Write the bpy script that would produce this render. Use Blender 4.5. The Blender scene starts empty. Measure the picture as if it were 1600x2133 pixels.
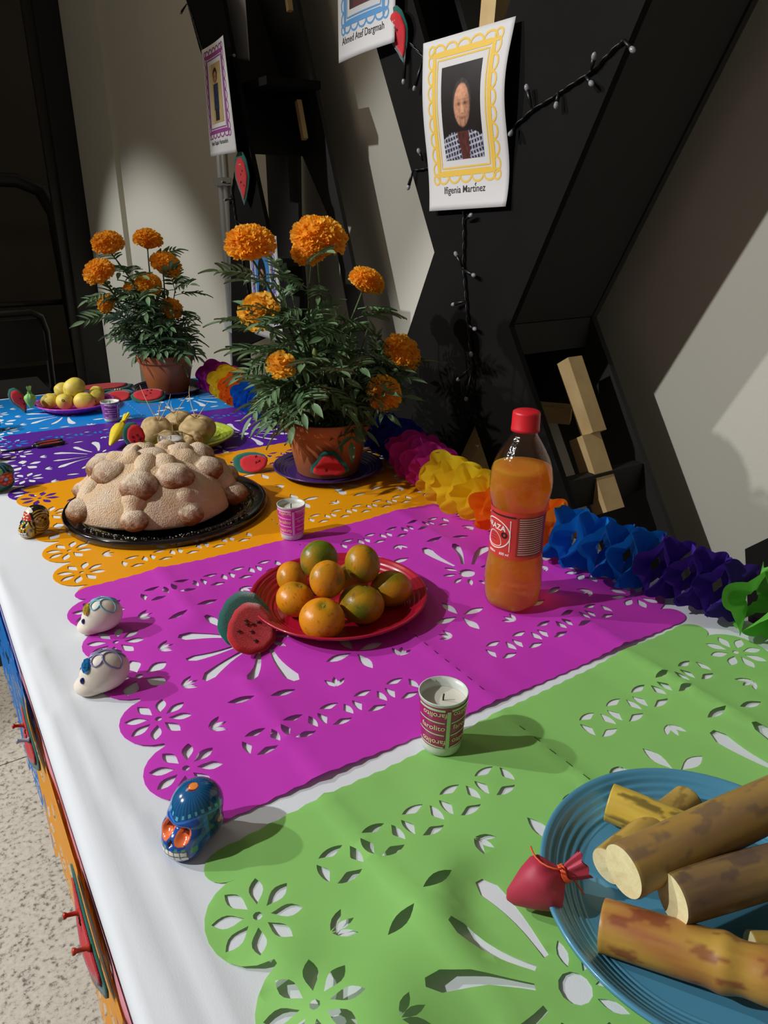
import bpy, math, random
import numpy as np
from mathutils import Vector, Matrix, noise, geometry

rnd = random.Random(7)
PI = math.pi
scene = bpy.context.scene
COL = scene.collection

# ------------------------------------------------------------------ camera
cam_d = bpy.data.cameras.new('camera')
cam = bpy.data.objects.new('camera', cam_d)
COL.objects.link(cam)
cam_d.sensor_fit = 'VERTICAL'
cam_d.sensor_height = 24.0
cam_d.lens = 24.0 * 1528.0 / 2133.0
cam_d.clip_start = 0.01
yaw, pitch, roll = math.radians(32.843), math.radians(22.58), math.radians(-0.379)
fw = Vector((math.sin(yaw) * math.cos(pitch), math.cos(yaw) * math.cos(pitch), -math.sin(pitch)))
rt = Vector((math.cos(yaw), -math.sin(yaw), 0))
dn = fw.cross(rt)
rt2 = rt * math.cos(roll) + dn * math.sin(roll)
dn2 = -rt * math.sin(roll) + dn * math.cos(roll)
Rm = Matrix((rt2, -dn2, -fw)).transposed()
cam.matrix_world = Matrix.Translation((0, 0, 0.46)) @ Rm.to_4x4()
scene.camera = cam

# ------------------------------------------------------------------ light
scene.view_settings.view_transform = 'Standard'
scene.view_settings.look = 'None'
scene.view_settings.gamma = 1.0
scene.view_settings.use_curve_mapping = False
scene.view_settings.exposure = 0.0
world = bpy.data.worlds.new('world')
scene.world = world
world.use_nodes = True
world.node_tree.nodes['Background'].inputs[0].default_value = (1.0, 0.88, 0.74, 1)
world.node_tree.nodes['Background'].inputs[1].default_value = 0.125

def spot(name, loc, target, power, size, blend, color, rad=0.035):
    d = bpy.data.lights.new(name, 'SPOT')
    d.energy = power; d.spot_size = math.radians(size); d.spot_blend = blend
    d.color = color; d.shadow_soft_size = rad
    o = bpy.data.objects.new(name, d)
    COL.objects.link(o)
    o.location = loc
    o.rotation_euler = (Vector(target) - Vector(loc)).to_track_quat('-Z', 'Y').to_euler()
    return o
spot('ceiling_spot_near', (-2.6, 1.45, 2.4), (0.35, 0.80, -0.05), 400, 37, 0.25, (0.97, 0.985, 1.0))
spot('ceiling_spot_middle', (-2.6, 3.10, 2.4), (0.50, 1.15, -0.05), 350, 38, 0.25, (0.97, 0.985, 1.0))
spot('ceiling_spot_far', (-2.6, 4.75, 2.4), (1.20, 4.20, -1.15), 560, 40, 0.42, (0.98, 0.99, 1.0))

_ad = bpy.data.lights.new('warm_fill_light', 'AREA'); _ad.shape = 'DISK'; _ad.size = 0.9; _ad.energy = 9.0; _ad.color = (1.0, 0.84, 0.62)  # warm fill light added to lift the upper wall and shadows
_ao = bpy.data.objects.new('warm_fill_light', _ad); COL.objects.link(_ao); _ao.location = (-0.5, 2.6, 2.38)

# ------------------------------------------------------------------ helpers
def lin(c):
    if isinstance(c, str):
        c = [int(c[i:i + 2], 16) / 255 for i in (1, 3, 5)]
    return tuple(x / 12.92 if x <= 0.04045 else ((x + 0.055) / 1.055) ** 2.4 for x in c[:3])

MATS = {}
def M(name, col='#888888', rough=0.5, metal=0.0, spec=0.5, bump=None, var=None, trans=0.0, ior=1.45,
      coat=0.0, sss=0.0, vcol=False, sheen=0.0, transl=0.0, alpha=1.0):
    """procedural principled material; bump=(scale,strength[,distance]), var=(scale,amount[,colour2])"""
    if name in MATS:
        return MATS[name]
    m = bpy.data.materials.new(name)
    m.use_nodes = True
    nt = m.node_tree
    b = nt.nodes['Principled BSDF']
    b.inputs['Base Color'].default_value = (*lin(col), 1)
    b.inputs['Roughness'].default_value = rough
    b.inputs['Metallic'].default_value = metal
    b.inputs['Specular IOR Level'].default_value = spec
    b.inputs['IOR'].default_value = ior
    b.inputs['Transmission Weight'].default_value = trans
    b.inputs['Coat Weight'].default_value = coat
    b.inputs['Coat Roughness'].default_value = 0.06
    b.inputs['Sheen Weight'].default_value = sheen
    b.inputs['Alpha'].default_value = alpha
    if sss:
        b.inputs['Subsurface Weight'].default_value = sss
        b.inputs['Subsurface Radius'].default_value = (0.006, 0.004, 0.003)
        b.inputs['Subsurface Scale'].default_value = 1.0
    src = None
    tc = nt.nodes.new('ShaderNodeTexCoord')
    if vcol:
        a = nt.nodes.new('ShaderNodeAttribute'); a.attribute_name = 'Col'
        src = a.outputs['Color']
    if var:
        n = nt.nodes.new('ShaderNodeTexNoise')
        n.inputs['Scale'].default_value = var[0]; n.inputs['Detail'].default_value = 4
        nt.links.new(tc.outputs['Object'], n.inputs['Vector'])
        mx = nt.nodes.new('ShaderNodeMix'); mx.data_type = 'RGBA'
        if src:
            nt.links.new(src, mx.inputs[6])
        else:
            mx.inputs[6].default_value = (*lin(col), 1)
        c2 = lin(var[2]) if len(var) > 2 else tuple(x * 0.6 for x in lin(col))
        mx.inputs[7].default_value = (*c2, 1)
        r = nt.nodes.new('ShaderNodeMapRange')
        r.inputs[1].default_value = 0.35; r.inputs[2].default_value = 0.7
        r.inputs[3].default_value = 0.0; r.inputs[4].default_value = var[1]
        nt.links.new(n.outputs['Fac'], r.inputs[0])
        nt.links.new(r.outputs[0], mx.inputs[0])
        src = mx.outputs[2]
    if src:
        nt.links.new(src, b.inputs['Base Color'])
    if bump:
        n = nt.nodes.new('ShaderNodeTexNoise')
        n.inputs['Scale'].default_value = bump[0]; n.inputs['Detail'].default_value = 3
        nt.links.new(tc.outputs['Object'], n.inputs['Vector'])
        bp = nt.nodes.new('ShaderNodeBump')
        bp.inputs['Strength'].default_value = bump[1]
        bp.inputs['Distance'].default_value = bump[2] if len(bump) > 2 else 0.001
        nt.links.new(n.outputs['Fac'], bp.inputs['Height'])
        nt.links.new(bp.outputs[0], b.inputs['Normal'])
    if transl:
        t = nt.nodes.new('ShaderNodeBsdfTranslucent')
        if src:
            nt.links.new(src, t.inputs[0])
        else:
            t.inputs[0].default_value = (*lin(col), 1)
        ms = nt.nodes.new('ShaderNodeMixShader'); ms.inputs[0].default_value = transl
        out = nt.nodes['Material Output']
        nt.links.new(b.outputs[0], ms.inputs[1]); nt.links.new(t.outputs[0], ms.inputs[2])
        nt.links.new(ms.outputs[0], out.inputs[0])
    MATS[name] = m
    return m

def obj(name, V, F, mat, parent=None, smooth=True, col=None, cols2=None):
    me = bpy.data.meshes.new(name)
    me.from_pydata([tuple(map(float, v)) for v in V], [], [tuple(int(i) for i in f) for f in F])
    if smooth:
        me.polygons.foreach_set('use_smooth', [True] * len(me.polygons))
    if col is not None:
        at = me.color_attributes.new('Col', 'FLOAT_COLOR', 'POINT')
        c = np.ones((len(V), 4), dtype=np.float32); c[:, :3] = np.asarray(col)[:, :3]
        at.data.foreach_set('color', c.ravel())
    me.materials.append(mat)
    me.update()
    o = bpy.data.objects.new(name, me)
    COL.objects.link(o)
    if parent:
        o.parent = parent
    return o

def tag(o, label, cat, group=None, kind=None):
    o['label'] = label; o['category'] = cat
    if group: o['group'] = group
    if kind: o['kind'] = kind
    return o

def thing(name, label, cat, loc=(0, 0, 0), rotz=0.0, group=None):
    o = bpy.data.objects.new(name, None)
    COL.objects.link(o)
    o.empty_display_size = 0.02
    o.location = loc; o.rotation_euler = (0, 0, rotz)
    return tag(o, label, cat, group)

def struct(o):
    o['kind'] = 'structure'
    return o

class MB:
    def __init__(s):
        s.V = []; s.F = []
    def add(s, VF, mtx=None):
        V, F = VF
        k = len(s.V)
        V = np.asarray(V, dtype=float)
        if mtx is not None:
            mm = np.array(mtx); V = V @ mm[:3, :3].T + mm[:3, 3]
        s.V += [tuple(v) for v in V]
        s.F += [tuple(i + k for i in f) for f in F]
        return s
    def build(s, name, mat, parent=None, smooth=True, **k):
        return obj(name, s.V, s.F, mat, parent, smooth, **k)

def lathe(prof, n=48, wob=None):
    V = []; F = []; m = len(prof)
    for i in range(n):
        a = 2 * PI * i / n; c, s = math.cos(a), math.sin(a)
        for (r, z) in prof:
            rr = r if wob is None else r * wob(a, z)
            V.append((rr * c, rr * s, z))
    for i in range(n):
        j = (i + 1) % n
        for k in range(m - 1):
            F.append((i * m + k, j * m + k, j * m + k + 1, i * m + k + 1))
    return V, F

def tube(pts, r, n=8, cap=True):
    P = [Vector(p) for p in pts]; N = len(P)
    R = [r] * N if not hasattr(r, '__len__') else list(r)
    V = []; F = []
    up = Vector((0, 0, 1))
    T0 = (P[1] - P[0]).normalized()
    if abs(T0.z) > 0.9: up = Vector((1, 0, 0))
    A = T0.cross(up).normalized()
    for i in range(N):
        T = (P[min(i + 1, N - 1)] - P[max(i - 1, 0)]).normalized()
        A = (A - T * A.dot(T))
        A = A.normalized() if A.length > 1e-9 else T.orthogonal().normalized()
        B = T.cross(A)
        for k in range(n):
            a = 2 * PI * k / n
            V.append(tuple(P[i] + (A * math.cos(a) + B * math.sin(a)) * R[i]))
    for i in range(N - 1):
        for k in range(n):
            l = (k + 1) % n
            F.append((i * n + k, i * n + l, (i + 1) * n + l, (i + 1) * n + k))
    if cap:
        F.append(tuple(range(n))[::-1]); F.append(tuple((N - 1) * n + k for k in range(n)))
    return V, F

def box(c, s, mtx=None):
    x, y, z = [a / 2 for a in s]
    V = [(c[0] + i * x, c[1] + j * y, c[2] + k * z) for i in (-1, 1) for j in (-1, 1) for k in (-1, 1)]
    F = [(0, 1, 3, 2), (4, 6, 7, 5), (0, 4, 5, 1), (2, 3, 7, 6), (0, 2, 6, 4), (1, 5, 7, 3)]
    return V, F

def sphere_dirs(nu, nv):
    D = [(0, 0, 1)]
    for j in range(1, nv):
        t = PI * j / nv
        for i in range(nu):
            a = 2 * PI * i / nu
            D.append((math.sin(t) * math.cos(a), math.sin(t) * math.sin(a), math.cos(t)))
    D.append((0, 0, -1))
    F = []
    for i in range(nu):
        F.append((0, 1 + i, 1 + (i + 1) % nu))
    for j in range(nv - 2):
        for i in range(nu):
            a = 1 + j * nu + i; b = 1 + j * nu + (i + 1) % nu
            F.append((a, a + nu, b + nu, b))
    l = len(D) - 1; k = 1 + (nv - 2) * nu
    for i in range(nu):
        F.append((l, k + (i + 1) % nu, k + i))
    return np.array(D), F

def ellip(c, r, nu=24, nv=16):
    D, F = sphere_dirs(nu, nv)
    return D * np.array(r) + np.array(c), F

def prism(poly, z0, z1):
    """extrude a simple 2d polygon between z0 and z1"""
    n = len(poly)
    V = [(p[0], p[1], z0) for p in poly] + [(p[0], p[1], z1) for p in poly]
    tri = geometry.tessellate_polygon([[Vector((p[0], p[1], 0)) for p in poly]])
    area = sum(poly[i][0] * poly[(i + 1) % n][1] - poly[(i + 1) % n][0] * poly[i][1] for i in range(n))
    F = []
    for t in tri:
        a, b, c = [poly[i] for i in t]
        s = (b[0] - a[0]) * (c[1] - a[1]) - (c[0] - a[0]) * (b[1] - a[1])
        t = t if s > 0 else t[::-1]
        F.append(tuple(i + n for i in t)); F.append(tuple(t[::-1]))
    for i in range(n):
        j = (i + 1) % n
        F.append((i, j, j + n, i + n) if area > 0 else (j, i, i + n, j + n))
    return V, F

def ns(x, y, z=0.0):
    return noise.noise(Vector((x, y, z)))

def frame_mtx(o, x, y):
    """matrix with origin o and x/y axes (z = x cross y)"""
    x = Vector(x).normalized(); y = Vector(y); y = (y - x * y.dot(x)).normalized(); z = x.cross(y)
    m = Matrix((x, y, z)).transposed().to_4x4(); m.translation = Vector(o)
    return m

def copy_tree(o, parent=None):
    c = o.copy(); COL.objects.link(c)
    if parent: c.parent = parent
    for ch in list(o.children):
        copy_tree(ch, c)
    return c

def text_mesh(s, size, off=0.0):
    cu = bpy.data.curves.new('writing', 'FONT'); cu.body = s; cu.size = size
    cu.align_x = 'CENTER'; cu.offset = off; cu.resolution_u = 3
    o = bpy.data.objects.new('writing', cu); COL.objects.link(o)
    dg = bpy.context.evaluated_depsgraph_get()
    me = bpy.data.meshes.new_from_object(o.evaluated_get(dg))
    V = [tuple(v.co) for v in me.vertices]; F = [tuple(p.vertices) for p in me.polygons]
    bpy.data.objects.remove(o); bpy.data.curves.remove(cu); bpy.data.meshes.remove(me)
    return V, F

def stroke(pts, w, closed=False):
    """flat ribbon of width w along a 2d polyline"""
    P = [Vector((p[0], p[1])) for p in pts]; N = len(P); V = []; F = []
    for i in range(N):
        a = P[(i - 1) % N] if closed or i > 0 else P[i]
        b = P[(i + 1) % N] if closed or i < N - 1 else P[i]
        t = (b - a).normalized(); q = Vector((-t.y, t.x)) * w / 2
        V += [tuple(P[i] + q) + (0,), tuple(P[i] - q) + (0,)]
    for i in range(N if closed else N - 1):
        j = (i + 1) % N
        F.append((2 * i, 2 * i + 1, 2 * j + 1, 2 * j))
    return V, F

# ------------------------------------------------------------------ room
m_wall = M('painted_wall', '#c2beb0', 0.85, bump=(260, 0.25, 0.0012), var=(2.0, 0.25, '#b4b0a2'))
m_floor = bpy.data.materials.new('terrazzo_floor'); m_floor.use_nodes = True
_nt = m_floor.node_tree; _b = _nt.nodes['Principled BSDF']; _b.inputs['Roughness'].default_value = 0.55
_tc = _nt.nodes.new('ShaderNodeTexCoord')
_v = _nt.nodes.new('ShaderNodeTexNoise'); _v.inputs['Scale'].default_value = 105; _v.inputs['Detail'].default_value = 5
_v.inputs['Roughness'].default_value = 0.7
_cr = _nt.nodes.new('ShaderNodeValToRGB')
_cr.color_ramp.elements[0].position = 0.36; _cr.color_ramp.elements[0].color = (*lin('#6f675d'), 1)
_cr.color_ramp.elements[1].position = 0.47; _cr.color_ramp.elements[1].color = (*lin('#c3b9aa'), 1)
_e = _cr.color_ramp.elements.new(0.72); _e.color = (*lin('#d5ccbe'), 1)
_nt.links.new(_tc.outputs['Object'], _v.inputs['Vector']); _nt.links.new(_v.outputs['Fac'], _cr.inputs[0])
_nt.links.new(_cr.outputs[0], _b.inputs['Base Color'])

# floor slabs with real joints
fl = struct(obj('floor', *box((-1.0, 2.0, -0.775), (9.0, 12.0, 0.04)), M('joint', '#4d463e', 0.9), None, False))
m_fdark = M('shade_toned_floor', '#17140f', 0.8, var=(30, 0.4))  # far slabs coloured near black to stand in for the unlit floor
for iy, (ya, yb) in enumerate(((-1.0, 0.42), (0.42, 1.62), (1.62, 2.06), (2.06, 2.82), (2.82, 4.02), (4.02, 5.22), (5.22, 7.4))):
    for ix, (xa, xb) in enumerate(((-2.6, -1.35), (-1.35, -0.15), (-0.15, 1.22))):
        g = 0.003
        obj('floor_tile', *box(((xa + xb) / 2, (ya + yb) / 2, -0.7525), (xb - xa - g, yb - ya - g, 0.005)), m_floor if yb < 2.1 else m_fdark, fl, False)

wallr = struct(obj('wall_right', *box((1.27, 1.6, 1.0), (0.10, 6.15, 3.6)), m_wall, None, False))
struct(obj('trim_1', *box((1.255, 5.09, 1.0), (0.13, 0.86, 3.6)), m_wall, None, False))
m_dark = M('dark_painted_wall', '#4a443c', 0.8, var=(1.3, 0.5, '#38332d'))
m_black = M('black_frame_paint', '#15130f', 0.5)
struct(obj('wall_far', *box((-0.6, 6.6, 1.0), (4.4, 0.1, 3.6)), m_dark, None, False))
struct(obj('trim_2', *box((1.15, 5.60, 1.0), (0.21, 0.14, 3.6)), m_black, None, False))
struct(obj('trim_3', *box((1.02, 5.62, 1.0), (0.05, 0.06, 3.6)), M('dark_bronze_frame', '#26211b', 0.4), None, False))

# conduit on the wall behind the far letter
t = thing('metal_conduit', 'galvanised metal conduit running up the wall behind the marigolds', 'pipe', (1.205, 3.10, 0))
m_galv = M('galvanised_steel', '#d5dbe0', 0.4, 0.3)
obj('pipe', *tube([(0, 0, -0.75), (0, 0, 1.4)], 0.016, 12), m_galv, t)
obj('pipe', *tube([(0, -0.042, -0.75), (0, -0.042, 1.4)], 0.010, 10), m_galv, t)
cl = obj('clamp', *box((-0.004, -0.02, -0.02), (0.035, 0.10, 0.05)), m_galv, t, False)
for z in (0.55, 1.1):
    obj('clamp', *box((-0.004, -0.02, z), (0.035, 0.10, 0.03)), m_galv, t, False)

# dark folding chair behind the table
m_chair = M('dark_chair_metal', '#1d1a17', 0.45)
t = thing('folding_chair', 'dark folding chair standing in the unlit doorway behind the table', 'chair', (0.29, 3.55, -0.75))
def tubechair(pts, name='frame'):
    return obj(name, *tube(pts, 0.013, 10), m_chair, t)
tubechair([(-0.23, 0.20, 0.0), (-0.22, -0.02, 0.44), (-0.215, -0.13, 0.72), (-0.20, -0.155, 0.78), (-0.165, -0.165, 0.80),
           (0.165, -0.165, 0.80), (0.20, -0.155, 0.78), (0.215, -0.13, 0.72), (0.22, -0.02, 0.44), (0.23, 0.20, 0.0)], 'back_frame')
for s in (-1, 1):
    tubechair([(s * 0.20, -0.22, 0.0), (s * 0.20, 0.20, 0.43)], 'leg')
obj('seat', *box((0, 0.07, 0.44), (0.40, 0.38, 0.03)), m_chair, t, False)
bk = []
for i in range(13):
    u = -0.2 + 0.4 * i / 12
    bk.append((u, -0.17 + 0.5 * u * u))
V = []; F = []
for (u, y) in bk:
    for (dy, z) in ((0, 0.60), (0, 0.775), (0.012, 0.775), (0.012, 0.60)):
        V.append((u, y + dy, z))
for i in range(12):
    for k in range(4):
        F.append((i * 4 + k, i * 4 + (k + 1) % 4, i * 4 + 4 + (k + 1) % 4, i * 4 + 4 + k))
F += [(0, 1, 2, 3), (51, 50, 49, 48)]
obj('backrest', V, F, m_chair, t, False)
t = thing('tube_frame', 'dark curved tube frame leaning in the unlit doorway above the chair', 'frame', (0.62, 5.9, -0.75))
obj('hoop', *tube([(-0.42, 0.1, 0.0), (-0.40, 0.05, 1.1), (-0.34, 0, 1.30), (-0.22, 0, 1.37), (0.22, 0, 1.36), (0.36, 0, 1.30), (0.43, 0.03, 1.15), (0.47, 0.1, 0)], 0.045, 12), m_chair, t)
obj('crossbar', *tube([(-0.42, 0.08, 0.55), (0.45, 0.08, 0.55)], 0.02, 8), m_chair, t)
# ------------------------------------------------------------------ big black wooden letters
m_lblk = M('matt_black_board', '#171615', 0.75, spec=0.08, bump=(60, 0.15, 0.001), var=(7, 0.6, '#100f0e'))
m_lside = M('black_stained_board', '#1a1917', 0.7, bump=(80, 0.2, 0.001))
m_raw = M('raw_pine', '#c9ab78', 0.7, bump=(120, 0.2), var=(14, 0.7, '#a98a58'))

def yz_prism(poly, x0, x1):
    V, F = prism(poly, 0, 1)
    # poly is (y,z): map to world x,y,z keeping orientation
    return [(x0 + (x1 - x0) * v[2], v[0], v[1]) for v in V], F

def beam(a, b, w, d, up=(1, 0, 0)):
    a = Vector(a); b = Vector(b); z = (b - a); L = z.length; z.normalize()
    u = Vector(up); u = (u - z * u.dot(z)).normalized(); v = z.cross(u)
    V = []
    for s in (a, b):
        for (i, j) in ((-1, -1), (1, -1), (1, 1), (-1, 1)):
            V.append(tuple(s + u * i * w / 2 + v * j * d / 2))
    return V, [(0, 1, 2, 3)[::-1], (4, 5, 6, 7), (0, 1, 5, 4), (1, 2, 6, 5), (2, 3, 7, 6), (3, 0, 4, 7)]

XF, XB = 0.89, 1.11
Xp = [(1.206, 0.38), (1.62, 1.10), (1.46, 1.10), (1.14, 0.53), (0.86, 1.10), (0.573, 1.10), (0.981, 0.269),
      (0.29, -0.75), (0.50, -0.75), (1.07, 0.09), (1.50, -0.75), (1.79, -0.75)]
t = thing('letter_prop', 'big hollow black wooden letter X leaning by the wall behind the orange drink', 'letter', (0, 0, 0))
obj('front_panel', *yz_prism(Xp, XF, XF + 0.012), m_lblk, t, False)
# frame behind: strips along the outline of the back panel
def edge_strip(parent, a, b, x0, x1, th, mat, name):
    A = Vector((0, a[0], a[1])); B = Vector((0, b[0], b[1]))
    c0 = (A + B) / 2; mid = (x0 + x1) / 2
    return obj(name, *beam((mid, a[0], a[1]), (mid, b[0], b[1]), x1 - x0, th), mat, parent, False)
def shrink(a, b, f0, f1):
    return ((a[0] + (b[0] - a[0]) * f0, a[1] + (b[1] - a[1]) * f0), (a[0] + (b[0] - a[0]) * f1, a[1] + (b[1] - a[1]) * f1))
ins = 0.012
# back frame boards (right notch edge seen against the wall)
obj('back_panel', *yz_prism(Xp, XB - 0.012, XB), m_lside, t, False)
edge_strip(t, (0.981 + 0.006, 0.275), (0.573 + 0.012, 1.10), XF + 0.013, XB - 0.013, 0.012, m_lside, 'side_board')
edge_strip(t, (1.20, 0.385), (1.608, 1.10), XF + 0.013, XB - 0.013, 0.012, m_lside, 'side_board')
edge_strip(t, (1.206, 0.36), (1.775, -0.74), XF + 0.013, XB - 0.013, 0.012, m_lside, 'side_board')
edge_strip(t, (1.45, 1.09), (1.16, 0.575), XF + 0.10, XB - 0.013, 0.012, m_lside, 'side_board')
obj('shelf_board', *box(((XF + XB) / 2, 0.998, 0.243), (XB - XF - 0.03, 0.03, 0.055)), m_lside, t, False)
obj('shelf_board', *beam((XF + 0.015, 0.83, 0.00), (XB - 0.015, 0.83, 0.00), 0.022, 0.055, (0, 1, 0)), m_lside, t, False)
obj('stud', *beam((XF + 0.12, 0.945, 0.205), (XF + 0.12, 0.868, 0.085), 0.035, 0.030), m_raw, t, False)
obj('stud', *beam((XF + 0.105, 0.876, 0.080), (XF + 0.105, 0.80, -0.04), 0.045, 0.034), m_raw, t, False)
obj('stud', *beam((XF + 0.06, 1.045, 0.10), (XF + 0.14, 0.945, 0.10), 0.03, 0.04, (0, 0, 1)), m_raw, t, False)
obj('stud', *beam((XF + 0.10, 1.075, 0.265), (XF + 0.10, 1.02, 0.36), 0.05, 0.045), m_raw, t, False)
obj('stud', *beam((XF + 0.06, 1.062, 0.075), (XF + 0.06, 1.15, -0.09), 0.07, 0.03), m_raw, t, False)
obj('stud', *beam((XF + 0.09, 1.17, 0.64), (XF + 0.09, 1.15, 0.95), 0.05, 0.04), m_raw, t, False)
obj('stud', *beam((XF + 0.07, 0.737, -0.112), (XF + 0.07, 0.60, -0.31), 0.03, 0.03), m_raw, t, False)

t = thing('letter_prop', 'far black wooden letter with dim open back beside the pale conduit', 'letter', (0, 0, 0))
Lf = [(2.66, 1.35), (2.52, 1.35), (2.20, 1.0), (2.06, 0.60), (1.98, 0.41), (1.98, 0.12), (2.17, 0.06), (2.19, -0.07), (2.30, -0.75), (2.47, -0.75),
      (2.317, -0.09), (2.235, 0.47), (2.15, 0.60), (2.387, 0.884)]
obj('front_panel', *yz_prism(Lf, XF, XF + 0.012), m_lblk, t, False)
Lb = [(2.62, 1.35), (2.30, 1.35), (2.166, 0.988), (1.891, 0.348), (1.70, -0.10), (1.43, -0.75), (1.56, -0.75), (1.80, -0.10), (1.985, 0.409),
      (2.19, 0.63), (2.20, 0.40), (2.16, 0.0), (2.20, -0.75), (2.50, -0.75), (2.42, -0.1), (2.42, 0.5), (2.42, 0.9)]
obj('back_panel', *yz_prism(Lb, XB - 0.012, XB), m_lside, t, False)
obj('shelf_board', *box((XF + 0.12, 2.20, 0.765), (0.16, 0.36, 0.02)), m_lblk, t, False)
obj('shelf_board', *box((XF + 0.12, 2.22, 0.30), (0.16, 0.16, 0.02)), m_lside, t, False)
obj('stud', *beam((XF + 0.17, 2.10, 0.733), (XF + 0.17, 2.066, 0.635), 0.014, 0.016), m_raw, t, False)
obj('stud', *beam((XF + 0.17, 2.20, 1.25), (XF + 0.17, 2.13, 0.95), 0.014, 0.014), m_raw, t, False)
edge_strip(t, (2.15, 0.60), (2.60, 1.30), XF + 0.013, XB - 0.013, 0.012, m_lside, 'side_board')

t = thing('letter_prop', 'corner of a black wooden letter at the right edge above the green garland', 'letter', (0, 0, 0))
obj('front_panel', *yz_prism([(0.42, -0.75), (0.60, -0.06), (0.52, 0.02), (0.36, 0.20), (0.10, 0.50), (-0.2, 0.50), (-0.2, -0.75)], 1.10, 1.115), m_lblk, t, False)
obj('side_board', *yz_prism([(0.41, -0.75), (0.585, -0.07), (0.51, 0.0), (0.50, -0.02), (0.565, -0.08), (0.39, -0.75)], 1.115, 1.20), m_lside, t, False)

# ------------------------------------------------------------------ string lights
m_wire = M('black_wire', '#0c0c0c', 0.4)
m_bulb = M('clear_bulb', '#b4b4b8', 0.15, trans=0.45, ior=1.4)
def string_lights(label, paths, bulbs):
    t = thing('string_light', label, 'string light', (0, 0, 0))
    for p in paths:
        mb = MB()
        n = max(8, int(sum((Vector(p[i + 1]) - Vector(p[i])).length for i in range(len(p) - 1)) / 0.006))
        seg = []
        for i in range(len(p) - 1):
            a, b = Vector(p[i]), Vector(p[i + 1])
            k = max(2, int((b - a).length / 0.006))
            seg += [a.lerp(b, j / k) for j in range(k)]
        seg.append(Vector(p[-1]))
        for ph in (0, PI):
            q = []
            for i, s in enumerate(seg):
                a = i * 0.9 + ph
                q.append((s.x + 0.0018 * math.cos(a), s.y + 0.0018 * math.sin(a) + 0.002 * ns(i * 0.13, 1), s.z + 0.002 * ns(i * 0.11, 5)))
            mb.add(tube(q, 0.0015, 5))
        mb.build('cable', m_wire, t)
    for (root, tip) in bulbs:
        a = Vector(root); b = Vector(tip); d = (b - a).normalized()
        so = obj('socket', *tube([a, a.lerp(b, 0.5), b], [0.0014, 0.0028, 0.0034], 8), m_wire, t)
        e = b + d * 0.004
        obj('bulb', *tube([b - d * 0.001, b + d * 0.002, b + d * 0.005, b + d * 0.008, b + d * 0.0095], [0.0026, 0.0036, 0.0040, 0.0028, 0.0006], 10), m_bulb, so)
    return t
xc = 0.886
string_lights('black fairy light string with clear bulbs hung across the big letter X',
    [[(xc, 0.79, 0.668), (xc, 0.837, 0.640), (xc, 0.90, 0.618), (xc, 0.957, 0.600), (xc, 1.019, 0.570), (xc, 1.09, 0.53), (xc, 1.116, 0.454), (xc, 1.109, 0.356), (xc, 1.087, 0.256), (xc, 1.067, 0.17)],
     [(xc, 1.116, 0.48), (xc, 1.20, 0.53), (xc, 1.272, 0.525)], [(xc, 1.30, 0.74), (xc, 1.24, 0.70), (xc, 1.19, 0.64)]],
    [((xc - .004, 1.105, 0.440), (xc - .008, 1.088, 0.446)), ((xc - .004, 1.108, 0.356), (xc - .008, 1.073, 0.349)), ((xc - .004, 1.088, 0.26), (xc - .008, 1.062, 0.256)),
     ((xc - .004, 1.08, 0.23), (xc - .008, 1.067, 0.212)), ((xc - .004, 1.096, 0.30), (xc - .008, 1.120, 0.293)), ((xc - .004, 1.108, 0.36), (xc - .008, 1.120, 0.378)),
     ((xc - .004, 1.072, 0.18), (xc - .008, 1.096, 0.158)), ((xc - .004, 1.067, 0.17), (xc - .008, 1.072, 0.127)), ((xc - .004, 0.955, 0.602), (xc - .008, 0.963, 0.626)),
     ((xc - .004, 0.90, 0.618), (xc - .008, 0.898, 0.604)), ((xc - .004, 0.85, 0.632), (xc - .008, 0.836, 0.623)), ((xc - .004, 0.84, 0.638), (xc - .008, 0.834, 0.650)),
     ((xc - .004, 0.99, 0.578), (xc - .012, 0.988, 0.571)), ((xc - .004, 1.272, 0.525), (xc - .008, 1.279, 0.499)), ((xc - .004, 1.24, 0.54), (xc - .008, 1.245, 0.553)),
     ((xc - .004, 1.30, 0.74), (xc - .008, 1.302, 0.680)), ((xc - .004, 1.25, 0.70), (xc - .008, 1.264, 0.665)), ((xc - .004, 0.79, 0.668), (xc - .006, 0.772, 0.655))])
string_lights('black fairy light string with dark bulbs along the far letter',
    [[(xc, 2.44, 1.0), (xc, 2.30, 0.80), (xc, 2.13, 0.60), (xc, 2.20, 0.50), (xc, 2.18, 0.40), (xc, 2.12, 0.2)]],
    [((xc - .004, 2.20, 0.52), (xc - .01, 2.238, 0.524)), ((xc - .004, 2.19, 0.48), (xc - .01, 2.228, 0.476)), ((xc - .004, 2.16, 0.83), (xc - .01, 2.10, 0.825)),
     ((xc - .004, 2.44, 1.0), (xc - .01, 2.47, 0.985)), ((xc - .004, 2.17, 0.42), (xc - .01, 2.12, 0.408))])

# ------------------------------------------------------------------ table and cloth
TX0, TX1, TY0, TY1 = 0.039, 0.79, -0.30, 2.075
m_ply = M('grey_table_plastic', '#9a978f', 0.5)
m_steel = M('grey_tube_steel', '#6d6d6d', 0.35, 0.8)
t = thing('folding_table', 'long folding table carrying the altar under a white cloth', 'table', ((TX0 + TX1) / 2, (TY0 + TY1) / 2, -0.75))
obj('table_top', *box((0, 0, 0.728), (TX1 - TX0 - 0.012, TY1 - TY0 - 0.012, 0.036)), m_ply, t, False)
for sx in (-1, 1):
    for sy in (-1, 1):
        obj('leg', *tube([(sx * 0.30, sy * 0.98, 0), (sx * 0.30, sy * 0.92, 0.71)], 0.014, 10), m_steel, t)

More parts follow.
